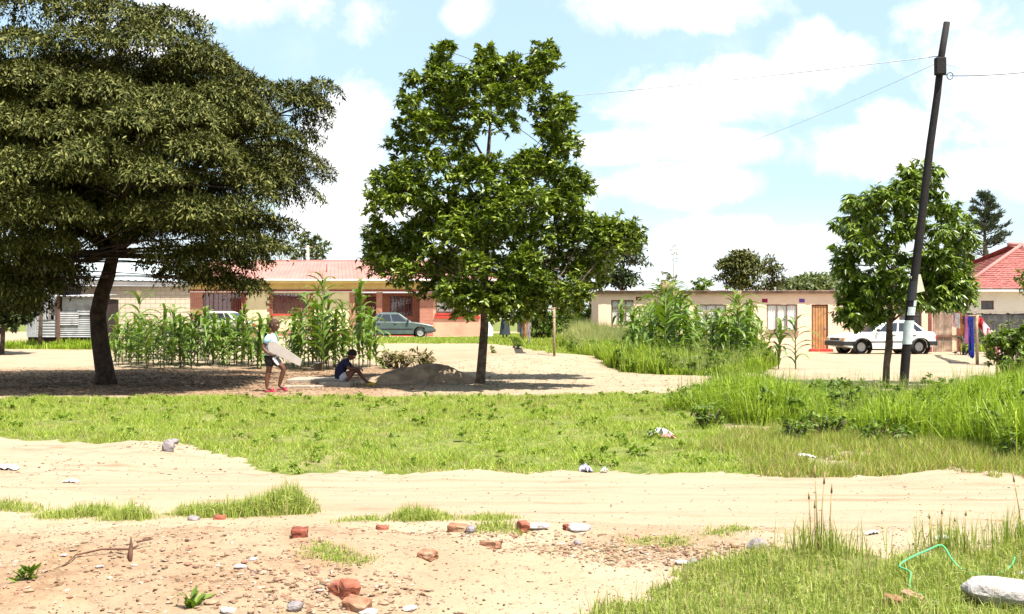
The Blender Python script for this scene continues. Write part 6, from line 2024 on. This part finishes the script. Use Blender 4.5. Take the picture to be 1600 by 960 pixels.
# fine rubble and pebbles
def pebbles(name, n, fx, smin, smax, mt_):
    pts = fx(n)
    ico = bmesh.new(); bmesh.ops.create_icosphere(ico, subdivisions=1, radius=1)
    bv = np.array([v.co[:] for v in ico.verts]); bf = np.array([[v.index for v in f.verts] for f in ico.faces]); ico.free()
    n = len(pts); k = len(bv)
    sc = RS.uniform(smin, smax, (n, 1, 1)) * RS.uniform(.5, 1.3, (n, 1, 3)) * np.array([1.25, 1, .55])
    v = bv[None] * (1 + .28 * RS.randn(n, k, 1)) * sc
    an = RS.rand(n) * 6.28; c, s = np.cos(an)[:, None], np.sin(an)[:, None]
    v = np.stack([v[..., 0] * c - v[..., 1] * s, v[..., 0] * s + v[..., 1] * c, v[..., 2]], -1)
    v = v + np.stack([pts[:, 0], pts[:, 1], height(pts[:, 0], pts[:, 1]) + .002], -1)[:, None]
    f = (bf[None] + (np.arange(n) * k)[:, None, None]).reshape(-1, 3)
    return tag(link(name, np_mesh(name, v.reshape(-1, 3), f, M[mt_])), kind='stuff')


def around(lst, tot):
    out = []
    s = sum(l[4] for l in lst)
    for (px, py, dx, dy, w) in lst:
        g = G(px, py); m = int(tot * w / s)
        out.append(np.stack([g.x + RS.randn(m) * dx, g.y + RS.randn(m) * dy], -1))
    return np.concatenate(out)


pebbles('rubble', 3200, lambda n: around([(120, 860, .6, .45, 4), (330, 900, .5, .35, 5), (450, 910, .3, .25, 4), (540, 930, .2, .2, 3), (930, 858, .38, .16, 7), (1060, 870, .3, .12, 4), (1180, 858, .2, .08, 2), (760, 830, .5, .1, 3), (60, 730, .8, .3, 2), (290, 697, .35, .25, 2)], n), .004, .017, 'pebble')
pebbles('gravel', 9000, lambda n: np.stack([RS.uniform(-5, 5, n), RS.uniform(4.9, 7.6, n)], -1), .002, .008, 'pebble')
pebbles('gravel', 1500, lambda n: np.stack([RS.uniform(-6, 6, n), RS.uniform(7.6, 12.5, n)], -1), .003, .010, 'pebble')
pebbles('gravel', 1300, lambda n: np.stack([RS.uniform(-8, 6, n), RS.uniform(19.5, 32, n)], -1), .008, .025, 'pebble')
# straw and twigs strewn over the soil
n = 900
p = np.concatenate([np.stack([RS.uniform(-4.5, 4.5, n), RS.uniform(5.0, 8.2, n)], -1), around([(120, 850, .6, .4, 2), (950, 862, .35, .12, 2)], 500)])
m = len(p)
an = RS.randn(m) * .55; ln = RS.uniform(.015, .09, m)
c = np.stack([p[:, 0], p[:, 1], height(p[:, 0], p[:, 1]) + .008], -1)
tag(link('straw', np_mesh('straw', *leaves(c, np.stack([np.cos(an), np.sin(an), RS.randn(m) * .05], -1), np.tile([0, 0, 1.0], (m, 1)), ln, .005, 0), M['reed'])), kind='stuff')
# fallen leaves, laid dense and dark to deepen the shade under the big tree
n = 16000
p = np.stack([RS.randn(n) * 4.6 - 10, 25.2 + RS.randn(n) * 3.0], -1); p = p[(p[:, 1] > 20.2) & (p[:, 1] < 33)]; n = len(p); an = RS.rand(n) * 6.28
c = np.stack([p[:, 0], p[:, 1], height(p[:, 0], p[:, 1]) + .012], -1)
tag(link('fallen_leaves', np_mesh('fallen_leaves', *leaves(c, np.stack([np.cos(an), np.sin(an), RS.randn(n) * .1], -1), np.tile([0, 0, 1.0], (n, 1)) + RS.randn(n, 3) * .2, .085, .03), M['leaf_litter'])), kind='stuff')

# broken branch on the soil
g = G(203, 873)
tw = thing('broken_branch', 'dry dark twig with one upright stub lying on the bare soil at the left', 'branch', g)
Lp = lambda px, py, h: Vector(G(px, py)) - g + Vector((0, 0, h))
mb = MB(); mb.tube([Lp(205, 876, .0), Lp(205, 872, .03), Vector((.004, .02, .07)), Vector((.0, .03, .115))], [.010, .014, .009, .003], 6); mb.build('stub', M['twig'], tw)
mb = MB(); mb.tube([Lp(203, 866, .03), Lp(160, 866, .03), Lp(120, 872, .02), Lp(105, 884, .012), Lp(85, 892, .012)], [.007, .006, .005, .004, .002], 5); mb.tube([Lp(215, 860, .05), Lp(240, 852, .04)], [.007, .003], 5); mb.tube([Lp(203, 868, .03), Lp(218, 868, .06)], [.010, .005], 5); mb.build('twig', M['twig'], tw)

# green hose in the grass
hp = [(1455, 961, .01), (1448, 945, .01), (1421, 930, .02), (1421, 915, .05), (1404, 908, .06), (1420, 901, .08), (1450, 892, .10), (1466, 887, .11), (1475, 889, .10), (1488, 900, .06), (1508, 906, .02), (1530, 904, .0), (1560, 899, -.01), (1578, 890, .0), (1585, 878, .015)]
g = G(1450, 900)
pts = [Vector(G(a, b)) - g + Vector((0, 0, h + .025)) for a, b, h in hp]
sm = []
for i in range(len(pts) - 1):
    p0, p1, p2, p3 = pts[max(0, i - 1)], pts[i], pts[i + 1], pts[min(len(pts) - 1, i + 2)]
    for k in range(5):
        t = k / 5; sm.append(.5 * ((2 * p1) + (p2 - p0) * t + (2 * p0 - 5 * p1 + 4 * p2 - p3) * t * t + (3 * p1 - p0 - 3 * p2 + p3) * t ** 3))
mb = MB(); mb.tube(sm, .0055, 8)
tag(mb.build('garden_hose', M['hose'], None, g), 'bright green hose looping through the foreground grass at the lower right', 'hose')

# tall dry stems
def stems(label, px, py, lst):
    g = G(px, py)
    t = thing('dry_grass_plant', label, 'plant', g)
    for (dx, lean, h) in lst:
        mb = MB(); mb.tube([(dx, 0, -.03), (dx + lean * .4, .01, h * .55), (dx + lean, .02, h)], [.006, .0045, .003], 5)
        mb.tube([(dx + lean * .93, .02, h * .93), (dx + lean * 1.08, .02, h * 1.08)], [.007, .003], 5)
        mb.build('stem', M['tassel'], t)
    n = 260
    q = np.stack([g.x + RS.randn(n) * .11, g.y + RS.randn(n) * .08], -1)
    v, f = blades(q, RS.uniform(.08, .30, n), .006, .35, 2)
    link('blades', np_mesh('blades', v - np.array(g), f, M['blade_fore']), t)


stems('group of tall dry grass stems rising from the front grass right of centre', 1281, 866, ((-.055, -.01, .36), (-.015, -.012, .50), (.0, .03, .46), (.055, .02, .40), (.06, .005, .22), (-.03, .0, .3)))
stems('tall dry grass stem leaning at the right edge of the picture', 1597, 855, ((0, -.05, .44), (.04, .02, .35)))
stems('short dry stems in the right hand front grass before the boulder', 1480, 862, ((-.1, -.01, .22), (-.04, .01, .25), (.05, .0, .2), (.1, .02, .24)))
# little green seedlings on the rubble
for px, py, h, l_ in ((43, 903, .10, 'small green seedling at the lower left edge'), (302, 948, .10, 'small yellow green seedling on the rubble at the bottom')):
    g = G(px, py)
    n = 34; an = RS.rand(n) * 6.28
    d = np.stack([np.cos(an), np.sin(an), RS.uniform(.3, 1.6, n)], -1)
    v, f = leaves(RS.randn(n, 3) * .02, d, RS.randn(n, 3) * .3 + np.array([0, 0, 1.0]), h * RS.uniform(.4, 1, n), .03)
    tag(link('seedling', np_mesh('seedling', v, f, M['leaf_bush']), None, g), l_, 'plant')
